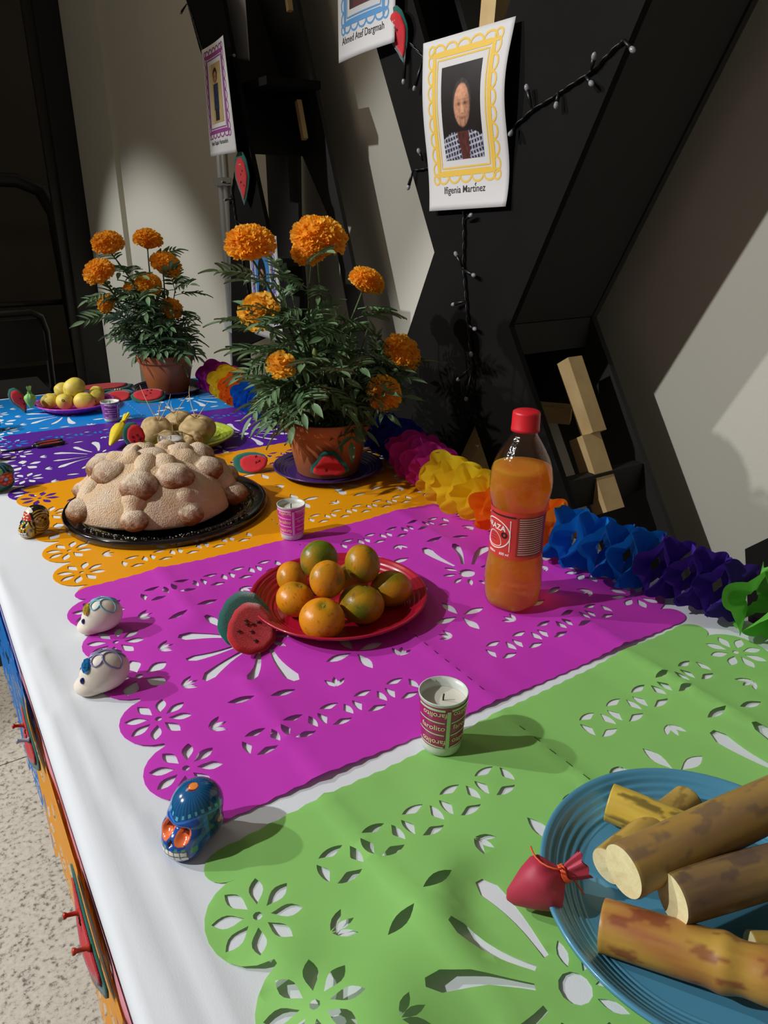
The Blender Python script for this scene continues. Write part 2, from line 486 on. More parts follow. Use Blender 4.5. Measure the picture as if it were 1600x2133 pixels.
m_cloth = M('white_polyester_cloth', '#d8dbdf', 0.75, bump=(900, 0.25, 0.0004), sheen=0.1)
def cloth_profile():
    P = []
    R = 0.010
    for z in np.linspace(-0.135, -R, 8): P.append((TX0 - 0.006, z))
    for a in np.linspace(0, PI / 2, 6)[1:]: P.append((TX0 - 0.006 + R * (1 - math.cos(a)), -R + R * math.sin(a)))
    for x in np.linspace(TX0 + 0.008, TX1 - 0.008, 110): P.append((x, 0.0))
    for a in np.linspace(0, PI / 2, 6)[1:]: P.append((TX1 + 0.006 - R * (1 - math.sin(a)), -R + R * math.cos(a)))
    for z in np.linspace(-R, -0.20, 8)[1:]: P.append((TX1 + 0.006, z))
    return P
CP = cloth_profile()
ys = list(np.linspace(TY0, TY1 + 0.004, 260)) + [TY1 + 0.010, TY1 + 0.012, TY1 + 0.013, TY1 + 0.014]
def ridge(x, y, pts, w, h):
    best = 0
    for (xa, ya), (xb, yb) in zip(pts[:-1], pts[1:]):
        if min(ya, yb) - 0.05 <= y <= max(ya, yb) + 0.05:
            f = min(1, max(0, (y - ya) / (yb - ya)))
            xc_ = xa + (xb - xa) * f
            best = max(best, math.exp(-((x - xc_) / w) ** 2))
    return best * h
def cloth_z(x, y):
    z = ridge(x, y, [(0.052, 0.75), (0.066, 0.57), (0.080, 0.44), (0.083, 0.30), (0.10, 0.0)], 0.006, 0.0022)
    z += ridge(x, y, [(0.045, 0.62), (0.050, 0.45), (0.058, 0.30), (0.06, 0.0)], 0.006, 0.0018)
    z += ridge(x, y, [(0.040, 1.0), (0.062, 0.72), (0.070, 0.60)], 0.006, 0.0010)
    return z
V = []; F = []
for j, y in enumerate(ys):
    drop = 0.0
    if y > TY1 + 0.005:
        drop = [0.004, 0.05, 0.12, 0.20][j - 260]
    for (x, z) in CP:
        side = max(0.0, min(1.0, -z / 0.13))
        xx = x + (0.002 * side * math.sin(y * 21 + 2 * ns(y * 2, 3)) if z < -0.012 else 0) * (1 if x < 0.3 else -1)
        zz = z + (cloth_z(x, y) if z > -0.002 else 0) - drop
        V.append((xx, y, zz))
m = len(CP)
for j in range(len(ys) - 1):
    for i in range(m - 1):
        F.append((j * m + i, j * m + i + 1, (j + 1) * m + i + 1, (j + 1) * m + i))
tc_o = obj('tablecloth', V, F, m_cloth)
tag(tc_o, 'white tablecloth covering the long altar table', 'tablecloth')
so = tc_o.modifiers.new('thick', 'SOLIDIFY'); so.thickness = 0.0006; so.offset = -1

# ------------------------------------------------------------------ papel picado
SL, SW = 0.66, 0.468
def leaf(cx, cy, ang, L, w, n=5, fat=0.5):
    """lens-shaped hole centred at cx,cy, long axis at ang; fat shifts the widest point towards the far end"""
    P = []
    for i in range(n + 1):
        s = i / n; P.append((-L / 2 + L * s, w / 2 * math.sin(PI * s ** (math.log(.5) / math.log(fat)))))
    for i in range(1, n):
        s = 1 - i / n; P.append((-L / 2 + L * s, -w / 2 * math.sin(PI * s ** (math.log(.5) / math.log(fat)))))
    c, s_ = math.cos(ang), math.sin(ang)
    return [(cx + x * c - y * s_, cy + x * s_ + y * c) for x, y in P]
def arc_leaf(cx, cy, a0, R, half, w, n=7):
    P = [(cx + R * math.cos(a0 + half * (2 * i / n - 1)), cy + R * math.sin(a0 + half * (2 * i / n - 1))) for i in range(n + 1)]
    for i in range(n - 1, 0, -1):
        a = a0 + half * (2 * i / n - 1); r = R - w * math.sin(PI * i / n) ** 0.8
        P.append((cx + r * math.cos(a), cy + r * math.sin(a)))
    return P
def disc(cx, cy, rx, ry, n=10):
    return [(cx + rx * math.cos(2 * PI * i / n), cy + ry * math.sin(2 * PI * i / n)) for i in range(n)]
def paddle(cx, cy, ang, r0, r1, w0, w1, bend=0.0):
    P = []
    n = 7
    for sgn in (1, -1):
        rng = range(n + 1) if sgn == 1 else range(n, -1, -1)
        for i in rng:
            s = i / n; r = r0 + (r1 - r0) * s
            w = (w0 + (w1 - w0) * s ** 1.5) * (1 if s < 0.86 else math.sqrt(max(0.12, 1 - ((s - 0.86) / 0.14) ** 2)))
            off = bend * math.sin(PI * s) * (r1 - r0)
            a = ang
            P.append((cx + r * math.cos(a) - (off + sgn * w / 2) * math.sin(a), cy + r * math.sin(a) + (off + sgn * w / 2) * math.cos(a)))
    return P

def half_holes():
    H = []
    for i in range(5):                                # scallop flowers
        vc = 0.236 + (i - 2) * 0.0805; uc = 0.036
        if i == 2:
            for k in range(5):
                a = PI / 2 + k * 2 * PI / 5
                H.append(leaf(uc + 0.004 + 0.021 * math.cos(a), vc + 0.021 * math.sin(a), a, 0.026, 0.0160, 6, 0.58))
            H.append(disc(uc + 0.004, vc, 0.004, 0.004, 8))
        else:
            for k in range(8):
                a = PI / 8 + k * PI / 4
                H.append(leaf(uc + 0.0205 * math.cos(a), vc + 0.0205 * math.sin(a), a, 0.0225, 0.0104, 6, 0.56))
            H.append(disc(uc, vc, 0.0034, 0.0034, 8))
    for i in range(4):                                # sprigs between them
        vc = 0.115 + i * 0.0805; uc = 0.070
        for k in (-1, 0, 1):
            a = k * 0.62
            H.append(leaf(uc + 0.011 * math.cos(a), vc + 0.011 * math.sin(a), a, 0.018, 0.0060, 4))
    for vr in (0.071, 0.401):                          # rows of four-leaf rings
        for i in range(5):
            uc = 0.106 + 0.0392 * i
            for k in range(4):
                a = k * PI / 2; sd = k % 2 == 0
                H.append(arc_leaf(uc, vr, a, 0.0176, 0.58 if sd else 0.66, 0.0082))
    cx, cy = 0.180, 0.236                              # sun flower
    H.append(disc(cx, cy, 0.011, 0.011, 12))
    for i, a in enumerate((88, 116, 147, 178, 208, 238, 268)):
        a = math.radians(a)
        H.append(paddle(cx, cy, a, 0.026, 0.096 - 0.008 * (i % 2), 0.0045, 0.0185 if i % 2 == 0 else 0.0135, 0.05 * (1 if i % 2 else -1)))
    for a in (-62, -22, 22, 62):
        a = math.radians(a)
        H.append(leaf(cx + 0.024 * math.cos(a), cy + 0.024 * math.sin(a), a, 0.020, 0.0075, 4))
    for (a, r, tw) in ((103, 0.112, 80), (124, 0.118, 70), (257, 0.112, -80), (236, 0.118, -70)):
        a_ = math.radians(a)
        H.append(leaf(cx + r * math.cos(a_), cy + r * math.sin(a_), a_ + math.radians(tw), 0.028, 0.0095, 6))
    for vy in (0.154, 0.318):                          # four-petal stars near the middle
        ux = 0.256
        for k in range(4):
            a = k * PI / 2
            H.append(leaf(ux + 0.021 * math.cos(a), vy + 0.021 * math.sin(a), a, 0.032, 0.0115, 6, 0.55))
    for (ux, vy, a0) in ((0.206, 0.108, 1.2), (0.206, 0.364, -1.2), (0.245, 0.236, 0.0), (0.292, 0.120, 0.8), (0.292, 0.352, -0.8)):
        for k in (-1, 0, 1):
            a = a0 + k * 0.62
            H.append(leaf(ux + 0.010 * math.cos(a), vy + 0.010 * math.sin(a), a, 0.017, 0.0060, 4))
    return H

def outline(cut=None):
    P = []
    n = 66
    uend = SL - 0.045 if cut is None else cut
    for i in range(n + 1):                            # near pinked edge, left to right
        u = 0.045 + (uend - 0.045) * i / n
        P.append((u, 0.0016 * (i % 2)))
    def scal():
        S = []
        c = [0.018] + [0.236 + (i - 2) * 0.0805 for i in range(5)] + [SW - 0.018]
        hw = [0.018] + [0.04025] * 5 + [0.018]
        c[0] = 0.0175; hw[0] = 0.0175; c[-1] = SW - 0.0175; hw[-1] = 0.0175
        for cc, w in zip(c, hw):
            d = 0.045 if w > 0.03 else 0.026
            for k in range(1, 12):
                a = PI * k / 12
                S.append((0.045 - d * math.sin(a) ** 0.8, cc - w * 0.985 * math.cos(a)))
        return S
    S = scal()
    if cut is None:
        P += [(SL - u, v) for u, v in S]
    for i in range(n, -1, -1):
        u = 0.045 + (uend - 0.045) * i / n
        P.append((u, SW - 0.0016 * (i % 2)))
    P += [(u, v) for u, v in S[::-1]]
    return P

def in_poly(P, poly):
    x, y = P[:, 0], P[:, 1]
    ins = np.zeros(len(P), bool); n = len(poly)
    for i in range(n):
        x1, y1 = poly[i]; x2, y2 = poly[(i + 1) % n]
        c = ((y1 > y) != (y2 > y))
        with np.errstate(divide='ignore', invalid='ignore'):
            xi = (x2 - x1) * (y - y1) / (y2 - y1 + 1e-15) + x1
        ins ^= c & (x < xi)
    return ins

_papel_cache = {}
def papel_2d(cut=None):
    if cut in _papel_cache:
        return _papel_cache[cut]
    hh = half_holes()
    holes = list(hh)
    if cut is None:
        holes += [[(SL - u, v) for u, v in h] for h in hh]
        for i in range(22):                            # slits along the middle fold
            v = 0.02 + i * 0.0196
            holes.append([(SL / 2 - 0.0008, v), (SL / 2 + 0.0008, v + 0.0003), (SL / 2 + 0.0006, v + 0.008), (SL / 2 - 0.0006, v + 0.0078)])
    else:
        holes = [h for h in holes if max(u for u, v in h) < cut - 0.004]
    out = outline(cut)
    verts = []; edges = []
    for poly in [out] + holes:
        k = len(verts); n = len(poly)
        verts += [Vector(p) for p in poly]
        edges += [(k + i, k + (i + 1) % n) for i in range(n)]
    r_ = random.Random(3)
    step = 0.009
    umax = SL if cut is None else cut
    for i in range(int(umax / step)):
        for j in range(int(SW / step)):
            verts.append(Vector(((i + 0.5 + r_.uniform(-.2, .2)) * step, (j + 0.5 + r_.uniform(-.2, .2)) * step)))
    res = geometry.delaunay_2d_cdt(verts, edges, [], 0, 1e-6)
    V2 = np.array([(v[0], v[1]) for v in res[0]]); F2 = np.array([f for f in res[2] if len(f) == 3])
    cen = V2[F2].mean(1)
    keep = in_poly(cen, out)
    for h in holes:
        ha = np.array(h); lo = ha.min(0); hi = ha.max(0)
        idx = np.where((cen[:, 0] > lo[0]) & (cen[:, 0] < hi[0]) & (cen[:, 1] > lo[1]) & (cen[:, 1] < hi[1]) & keep)[0]
        if len(idx):
            keep[idx[in_poly(cen[idx], h)]] = False
    F2 = F2[keep]
    a = V2[F2]; s = (a[:, 1, 0] - a[:, 0, 0]) * (a[:, 2, 1] - a[:, 0, 1]) - (a[:, 2, 0] - a[:, 0, 0]) * (a[:, 1, 1] - a[:, 0, 1])
    F2[s < 0] = F2[s < 0][:, ::-1]
    used = np.unique(F2); mp = -np.ones(len(V2), int); mp[used] = np.arange(len(used))
    _papel_cache[cut] = (V2[used], mp[F2])
    return _papel_cache[cut]

FLAT = []   # (x, y, r) footprints under which the paper lies flat
def papel(name, label, colr, x0, y0, seed, zb, rot=0.0, amp=1.0, lifts=(), cut=None):
    V2, F = papel_2d(cut)
    mat = M(name + colr, colr, 0.42, spec=0.35, transl=0.12, var=(9, 0.10))
    V = []
    cr = [0.131, 0.328, 0.519]
    c, s = math.cos(rot), math.sin(rot)
    for (u, v) in V2:
        x = x0 + u * c - (v - SW / 2) * s; y = y0 + SW / 2 + u * s + (v - SW / 2) * c
        z = 0.0
        for k, uc in enumerate(cr):
            d = abs(u - uc)
            z += (0.0030, 0.0018, 0.0030)[k] * max(0, 1 - d / 0.060) * (0.75 + 0.5 * ns(v * 6, seed, k))
            z += (0.0012) * math.exp(-d / 0.006)
        z += 0.0014 * max(0, ns(u * 9, v * 9, seed)) + 0.0006 * max(0, ns(u * 26, v * 26, seed + 3))
        for (lx, ly, lr, lh) in lifts:
            z += lh * math.exp(-(((x - lx) ** 2 + (y - ly) ** 2) / lr ** 2))
        z *= amp
        for (fx, fy, fr) in FLAT:
            d = math.hypot(x - fx, y - fy)
            if d < fr + 0.03:
                k = max(0.0, (d - fr) / 0.03); z *= k * k * (3 - 2 * k)
        V.append((x, y, zb + z + cloth_z(x, y) * 0.9))
    o = obj(name, V, F, mat)
    return tag(o, label, 'paper banner', 'papel picado sheets across the table')
FLAT += [(0.398, 0.19, 0.085), (0.387, 0.70, 0.085), (0.618, 1.15, 0.085), (0.31, 1.127, 0.15), (0.316, 1.883, 0.07), (0.44, 1.46, 0.085),
         (0.567, 1.94, 0.08), (0.579, 0.592, 0.036), (0.341, 0.425, 0.022), (0.429, 0.916, 0.022), (0.363, 1.715, 0.022), (0.385, 1.39, 0.03),
         (0.106, 0.435, 0.03), (0.124, 0.794, 0.03), (0.09, 0.675, 0.03), (0.105, 1.129, 0.03), (0.092, 1.355, 0.035), (0.128, 1.76, 0.03), (0.10, 1.543, 0.03),
         (0.25, 0.69, 0.05), (0.285, 0.26, 0.03), (0.17, 1.595, 0.06), (0.344, 1.43, 0.03), (0.33, 1.52, 0.03), (0.2, 1.9, 0.04), (0.44, 1.92, 0.04), (0.495, 1.86, 0.04), (0.516, 1.21, 0.04),
         (0.41, 2.03, 0.06)]
GP = [(0.790, 0.215), (0.772, 0.36), (0.758, 0.463), (0.724, 0.59), (0.703, 0.715), (0.703, 0.864), (0.737, 1.025), (0.772, 1.160), (0.745, 1.33), (0.690, 1.48), (0.668, 1.592), (0.668, 1.70), (0.672, 1.79), (0.668, 1.885)]
for (gx, gy) in GP: FLAT.append((gx, gy, 0.05))
papel('papel_picado', 'blue cut-paper banner sheet at the far end of the table', '#0f86d8', 0.105, 1.600, 1, 0.0004, 0.0, 0.12)
papel('papel_picado', 'purple cut-paper banner sheet under the jicamas', '#5a249b', 0.100, 1.252, 2, 0.0008, -0.05, 0.12)
papel('papel_picado', 'orange cut-paper banner sheet under the sugared bread', '#f5a40c', 0.100, 0.889, 3, 0.0012, 0.0, 0.15)
papel('papel_picado', 'magenta cut-paper banner sheet under the mandarins and drink bottle', '#cc3cbe', 0.095, 0.447, 4, 0.0016, 0.0, 1.4)
papel('papel_picado', 'light green cut-paper banner sheet under the sugar cane plate', '#93cf70', 0.095, -0.045, 5, 0.0008, 0.036, 1.7,
      lifts=((0.15, 0.235, 0.045, 0.010), (0.25, 0.29, 0.05, 0.005), (0.125, 0.31, 0.02, 0.003)))

# hanging sheets on the front side of the table
def papel_hang(label, colr, ylo, ztop, cut, seed, x0, amp, flare):
    V2, F = papel_2d(cut)
    mat = M('hang' + colr, colr, 0.45, spec=0.35, transl=0.15)
    V = []
    for (u, v) in V2:
        d = (cut - u)
        k = d / cut
        V.append((x0 - (flare * k * k + amp * k * (0.5 + 0.5 * math.sin(v * 26 + seed * 1.7))) - 0.002 * ns(v * 15, u * 15, seed), ylo + v, ztop - d))
    o = obj('papel_picado', V, F, mat)
    return tag(o, label, 'paper banner', 'papel picado hanging on the table side')
XS = TX0 - 0.0095
papel_hang('blue cut-paper banner hanging down the table side at the floor', '#1f78c8', 0.74, -0.024, 0.26, 1, XS, 0.004, 0.002)
papel_hang('orange cut-paper banner hanging down the near table side', '#f0a018', 0.29, -0.024, 0.155, 2, XS - 0.001, 0.004, 0.002)
papel_hang('purple cut-paper banner hanging at the bottom corner of the table side', '#6a3a9c', -0.115, -0.018, 0.11, 3, XS - 0.004, 0.002, 0.001)
papel_hang('pink cut-paper banner tucked behind the hanging orange one', '#e79aa4', 0.33, -0.012, 0.075, 4, XS + 0.0025, 0.002, 0.0)
papel_hang('lilac cut-paper banner tucked behind the hanging blue one', '#b9b4e6', 0.78, -0.012, 0.10, 5, XS + 0.0025, 0.003, 0.0)

# ------------------------------------------------------------------ garland
def garland():
    t = thing('paper_garland', 'multicoloured tissue paper flower garland along the wall side of the table', 'garland', (0, 0, 0))
    P = [Vector((x, y, 0)) for x, y in GP]
    L = [0]
    for i in range(len(P) - 1): L.append(L[-1] + (P[i + 1] - P[i]).length)
    def at(s):
        s = max(0, min(L[-1] - 1e-6, s))
        for i in range(len(P) - 1):
            if L[i + 1] >= s:
                f = (s - L[i]) / (L[i + 1] - L[i]); return P[i].lerp(P[i + 1], f), (P[i + 1] - P[i]).normalized()
    def s_of(y):
        for i in range(len(GP) - 1):
            if GP[i + 1][1] >= y:
                return L[i] + (L[i + 1] - L[i]) * (y - GP[i][1]) / (GP[i + 1][1] - GP[i][1])
        return L[-1]
    bands = [('green', '#6fc04a', 0.215, 0.410, 8), ('purple', '#4a2a96', 0.410, 0.525, 6), ('blue', '#1677cf', 0.525, 0.655, 7), ('orange', '#f5861c', 0.655, 0.790, 7),
             ('yellow', '#f7dc2c', 0.790, 0.940, 7), ('magenta', '#cc2f9e', 0.940, 1.085, 7), ('dark blue', '#2434a8', 1.085, 1.24, 8),
             ('purple', '#4a2a96', 1.24, 1.52, 16), ('blue', '#1a6fd0', 1.52, 1.64, 12), ('orange', '#ee7a1e', 1.64, 1.72, 12), ('yellow', '#e8c92c', 1.72, 1.80, 12), ('magenta', '#b42c90', 1.80, 1.885, 12)]
    li = 0
    for (cn, hexc, ya, yb, n) in bands:
        sa, sb = s_of(ya), s_of(yb)
        mb = MB(); mat = M('tissue' + hexc, hexc, 0.7, spec=0.2, transl=0.35)
        far = ya > 1.5
        for k in range(n):
            s = sa + (sb - sa) * (k + 0.5) / n; pit = (sb - sa) / n
            c, T = at(s)
            li += 1
            R0 = 0.043 if not far else 0.043
            Sx = Vector((0, 0, 1)); Sy = T.cross(Sx).normalized()
            nth = 72; rr = [0.25, 0.5, 0.75, 0.9, 1.0]
            V = []; F = []
            ph = 0.35 + rnd.uniform(-.06, .06); sg = 1 if li % 2 else -1; sq = rnd.uniform(0.9, 1.08); tilt = rnd.uniform(-.12, .12)
            for i in range(nth):
                a = 2 * PI * i / nth
                Rb = R0 * sq * (0.80 + 0.27 * math.sqrt(abs(math.cos(3 * a + ph)) + 0.02))
                for q in rr:
                    r = Rb * q
                    x = r * math.cos(a) * 0.92; y = r * math.sin(a) * 1.12
                    w = sg * pit * 0.56 * math.cos(3 * a + ph) * q ** 1.5 + tilt * y * 0.6 + 0.0015 * math.cos(9 * a + li) * q
                    V.append(tuple(c + Vector((0, 0, 0.0455 * 0.92 + 0.001)) + Sx * x + Sy * y + T * w))
            m_ = len(rr)
            for i in range(nth):
                j = (i + 1) % nth
                for q in range(m_ - 1):
                    F.append((i * m_ + q, j * m_ + q, j * m_ + q + 1, i * m_ + q + 1))
            mb.add((V, F))
        mb.V = [(v[0], v[1], max(v[2], 0.0062)) for v in mb.V]
        o = mb.build('tissue_segment', mat, t, True)
        o['label'] = cn + ' tissue segment'
garland()

# ------------------------------------------------------------------ plates
def plate(name, label, cx, cy, z, r, h, colr, ridges=4, foot=0.66, group=None):
    t = thing(name, label, 'plate', (cx, cy, z), 0, group)
    mat = M('plate' + colr, colr, 0.28, spec=0.5, coat=0.25)
    rf = r * foot
    P = [(0.0001, 0.0022), (rf * 0.96, 0.0022)]
    Pin = []
    n = 30
    for i in range(n + 1):                              # inside: flat, then ribbed wall
        s = i / n
        rr = rf + (r - 0.004 - rf) * s
        zz = 0.0022 + (h - 0.0022) * s ** 1.35 + 0.0006 * math.sin(s * PI * 2 * ridges) * (1 if 0.05 < s < 0.9 else 0)
        Pin.append((rr, zz))
    prof = [(0.0001, 0.0022)] + [(rf * k / 6, 0.0022) for k in range(1, 6)] + Pin
    prof += [(r - 0.0015, h + 0.0012), (r, h + 0.0004), (r, h - 0.0016), (r - 0.002, h - 0.002)]
    for i in range(10):
        s = 1 - (i + 1) / 10
        prof.append((rf + (r - 0.004 - rf) * s, max(0.0, (h - 0.0022) * s ** 1.35 - 0.0004)))
    prof += [(rf * 0.5, 0.0), (0.0001, 0.0)]
    obj('dish', *lathe(prof, 96), mat, t)
    return t
plate('plate', 'blue ribbed plastic plate holding cut sugar cane', 0.398, 0.19, 0.0012, 0.118, 0.019, '#4d8aa6', 5, 0.74)
plate('plate', 'red ribbed plastic plate holding a pile of mandarins', 0.387, 0.701, 0.0020, 0.109, 0.019, '#a5122e', 5, 0.70)
plate('saucer', 'purple plastic plate under the large marigold pot', 0.618, 1.152, 0.0016, 0.102, 0.014, '#3d2464', 4, 0.72)
plate('plate', 'pink plastic plate holding yellow guavas', 0.316, 1.883, 0.0008, 0.090, 0.018, '#c23fc0', 4, 0.66)
plate('plate', 'lime green plastic plate holding jicamas', 0.452, 1.462, 0.0012, 0.098, 0.020, '#9fae36', 4, 0.66)
plate('saucer', 'dark purple plastic plate under the small far marigold pot', 0.567, 1.945, 0.0008, 0.096, 0.013, '#241a3c', 4, 0.72)

# black tray
t = thing('tray', 'round glossy black plastic tray under the sugared bread', 'tray', (0.306, 1.127, 0.0016))
m_tray = M('black_gloss_plastic', '#0b0b0c', 0.12, spec=0.6, coat=0.5)
obj('base', *lathe([(0.0001, 0.002), (0.10, 0.002), (0.128, 0.002), (0.133, 0.006), (0.142, 0.010), (0.148, 0.009), (0.153, 0.0125), (0.159, 0.0125), (0.161, 0.010), (0.160, 0.0), (0.157, 0.0), (0.150, 0.005), (0.13, 0.0), (0.0001, 0.0)], 120,
     ), m_tray, t)

# ------------------------------------------------------------------ mandarins
m_mand = M('mandarin_peel', '#d88a1c', 0.34, spec=0.5, vcol=True, bump=(420, 0.35, 0.0006))
m_calyx = M('mandarin_calyx', '#8b8a3a', 0.7)
def mandarin(label, c, r, green, seed, tilt):
    D, F = sphere_dirs(48, 32)
    V = []; C = []
    g = np.array(lin('#5f6f12')); o1 = np.array(lin('#d98a14')); o2 = np.array(lin('#c9861e'))
    for d in D:
        rr = 1.0 + 0.012 * ns(d[0] * 2, d[1] * 2, d[2] * 2 + seed) + 0.004 * math.cos(10 * math.atan2(d[1], d[0])) * (1 - abs(d[2])) * 0.4
        pol = math.hypot(d[0], d[1])
        z = d[2] * 0.86
        if d[2] > 0: z -= 0.10 * math.exp(-(pol / 0.22) ** 2)
        else: z += 0.05 * math.exp(-(pol / 0.25) ** 2)
        V.append((d[0] * rr * r, d[1] * rr * r, z * rr * r))
        k = green + 0.55 * ns(d[0] * 1.3 + seed, d[1] * 1.3, d[2] * 1.3) + 0.45 * math.exp(-(pol / 0.35) ** 2) * (d[2] > 0) + 0.12 * ns(d[0] * 9, d[1] * 9, d[2] * 9 + seed)
        k = min(1, max(0, k))
        c_ = o1 * (1 - k) + g * k
        if ns(d[0] * 26, d[1] * 26, d[2] * 26 + seed) > 0.52: c_ = c_ * 0.6
        C.append(c_)
    t = thing('mandarin', label, 'mandarin', c, 0, 'mandarins on the red plate')
    t.rotation_euler = tilt
    b = obj('peel', V, F, m_mand, t, True, C)
    mb = MB()
    star = []
    for i in range(10):
        rr = 0.0030 if i % 2 == 0 else 0.0017
        star.append((rr * math.cos(PI * i / 5), rr * math.sin(PI * i / 5)))
    mb.add(prism(star, 0.762 * r, 0.785 * r)); mb.add(lathe([(0.0001, 0.80 * r), (0.0012, 0.80 * r), (0.0012, 0.77 * r)], 8))
    mb.build('calyx', m_calyx, t, False)
    return t
zp = 0.0020 + 0.0022
mandarin('orange mandarin at the front of the pile', (0.334, 0.646, zp + 0.0225), 0.0262, 0.02, 1, (0.25, -0.1, 0.3))
mandarin('large olive green mandarin at the front right of the pile', (0.389, 0.650, zp + 0.0232), 0.0272, 0.72, 2, (0.2, 0.35, 1.0))
mandarin('half green mandarin at the right end of the pile against the rim', (0.440, 0.664, zp + 0.0228), 0.0258, 0.45, 3, (0.6, 0.5, 2.0))
mandarin('yellow orange mandarin at the left of the pile beside the felt slice', (0.330, 0.706, zp + 0.0205), 0.0236, 0.06, 4, (0.3, 0.2, 0.6))
mandarin('small orange mandarin at the back left of the pile', (0.352, 0.760, zp + 0.0190), 0.0218, -0.02, 5, (0.7, 0.9, 0.2))
mandarin('mandarin mostly hidden in the middle of the pile', (0.414, 0.716, zp + 0.0195), 0.0226, 0.2, 6, (0.2, -0.8, 0.2))
mandarin('speckled tan orange mandarin on top in the middle of the pile', (0.358, 0.676, zp + 0.0530), 0.0226, 0.10, 7, (1.3, 0.3, 0.3))
mandarin('green mandarin on top at the back of the pile', (0.371, 0.720, zp + 0.0570), 0.0240, 0.80, 8, (1.2, -0.7, 0.3))
mandarin('green and orange mandarin on top at the right of the pile', (0.410, 0.682, zp + 0.0570), 0.0240, 0.52, 9, (0.9, 0.8, 0.3))

# ------------------------------------------------------------------ sugar cane
m_cane = M('sugar_cane_skin', '#a88a45', 0.42, spec=0.45, vcol=True, bump=(90, 0.3, 0.0008))
m_cut = M('sugar_cane_pith', '#e6d9a8', 0.7, bump=(500, 0.4, 0.0006), var=(160, 0.5, '#cdb780'))
def cane(label, a, b, r, cols, seed, node=None):
    a = Vector(a); b = Vector(b); L = (b - a).length; n = 120
    ax = (b - a).normalized()
    up = Vector((0, 0, 1)); A = ax.cross(up).normalized(); B = A.cross(ax)
    V = []; C = []; F = []; nt_ = 48
    c0, c1, c2 = [np.array(lin(c)) for c in cols]
    for i in range(n + 1):
        s = i / n
        rad = r * (1 + 0.03 * ns(s * 3, seed))
        if node is not None:
            rad *= 1 + 0.09 * math.exp(-((s - node) * L / 0.006) ** 2) - 0.06 * math.exp(-((s - node) * L - 0.012) ** 2 / 0.007 ** 2)
        if i == 0 or i == n: rad *= 0.97
        for k in range(nt_):
            th = 2 * PI * k / nt_
            p = a.lerp(b, s) + (A * math.cos(th) + B * math.sin(th)) * rad
            V.append(tuple(p))
            w = 0.5 + 0.9 * ns(s * L * 22, math.cos(th) * 1.2 + seed, math.sin(th) * 1.2) + 0.30 * ns(s * L * 40, math.cos(th) * 14, math.sin(th) * 14 + seed)
            w = min(1, max(0, w))
            cc = c0 * (1 - w) + c1 * w
            bl_ = ns(s * L * 42 + seed, math.cos(th) * 2.4, math.sin(th) * 2.4) + 0.35 * ns(s * L * 160, math.cos(th) * 7 + seed, math.sin(th) * 7); bl_ = min(1, max(0, (bl_ - 0.22) / 0.16)) * 0.75; cc = cc * (1 - bl_) + c2 * bl_
            C.append(cc)
    for i in range(n):
        for k in range(nt_):
            l = (k + 1) % nt_
            F.append((i * nt_ + k, i * nt_ + l, (i + 1) * nt_ + l, (i + 1) * nt_ + k))
    t = thing('sugar_cane', label, 'sugar cane', a, 0, 'sugar cane lengths on the blue plate')
    V = [(v[0] - a.x, v[1] - a.y, v[2] - a.z) for v in V]
    obj('rind', V, F, m_cane, t, True, C)
    for i, nm in ((0, 1), (n, -1)):
        ring = [V[i * nt_ + k] for k in range(nt_)]
        c = np.mean(ring, 0) - np.array(ax) * 0.0008 * nm
        inner = [tuple(c + (np.array(p) - c) * 0.6 + np.array(ax) * 0.0002 * ns(k, seed)) for k, p in enumerate(ring)]
        VV = ring + inner + [tuple(c)]; FF = []
        for k in range(nt_):
            l = (k + 1) % nt_
            FF.append((k, l, nt_ + l, nt_ + k)); FF.append((nt_ + k, nt_ + l, 2 * nt_))
        if nm == 1: FF = [f[::-1] for f in FF]
        obj('cut_face', VV, FF, m_cut, t, False)
    return t
pz = 0.0012 + 0.0024
cane('yellow cane piece with black blotches at the back of the plate', (0.398, 0.282, pz + 0.0185), (0.440, 0.20, pz + 0.0155), 0.0150, ('#d8b84a', '#b99a3c', '#4a4228'), 1)
cane('thick brown cane lying on top across the others', (0.327, 0.213, pz + 0.0525), (0.495, 0.189, pz + 0.057), 0.0178, ('#8a6c46', '#a2803f', '#6f5a46'), 2)
cane('cane with pale cut end lying in the middle of the pile', (0.344, 0.186, pz + 0.044), (0.480, 0.145, pz + 0.046), 0.0165, ('#6b533e', '#8f7440', '#57473c'), 3)
cane('long reddish cane at the near rim of the plate', (0.310, 0.210, pz + 0.0175), (0.392, 0.075, pz + 0.036), 0.0168, ('#9a5a34', '#b5913f', '#7c3d2a'), 4, 0.46)
cane('short cane piece tucked under the thick brown one', (0.352, 0.242, pz + 0.0145), (0.455, 0.250, pz + 0.0150), 0.0138, ('#b79a4c', '#9a7c3c', '#7d6432'), 5)
cane('thin yellow cane at the right of the plate under the reddish one', (0.381, 0.148, pz + 0.0125), (0.44, 0.105, pz + 0.0125), 0.0120, ('#c4a24a', '#a9863c', '#86692f'), 6)

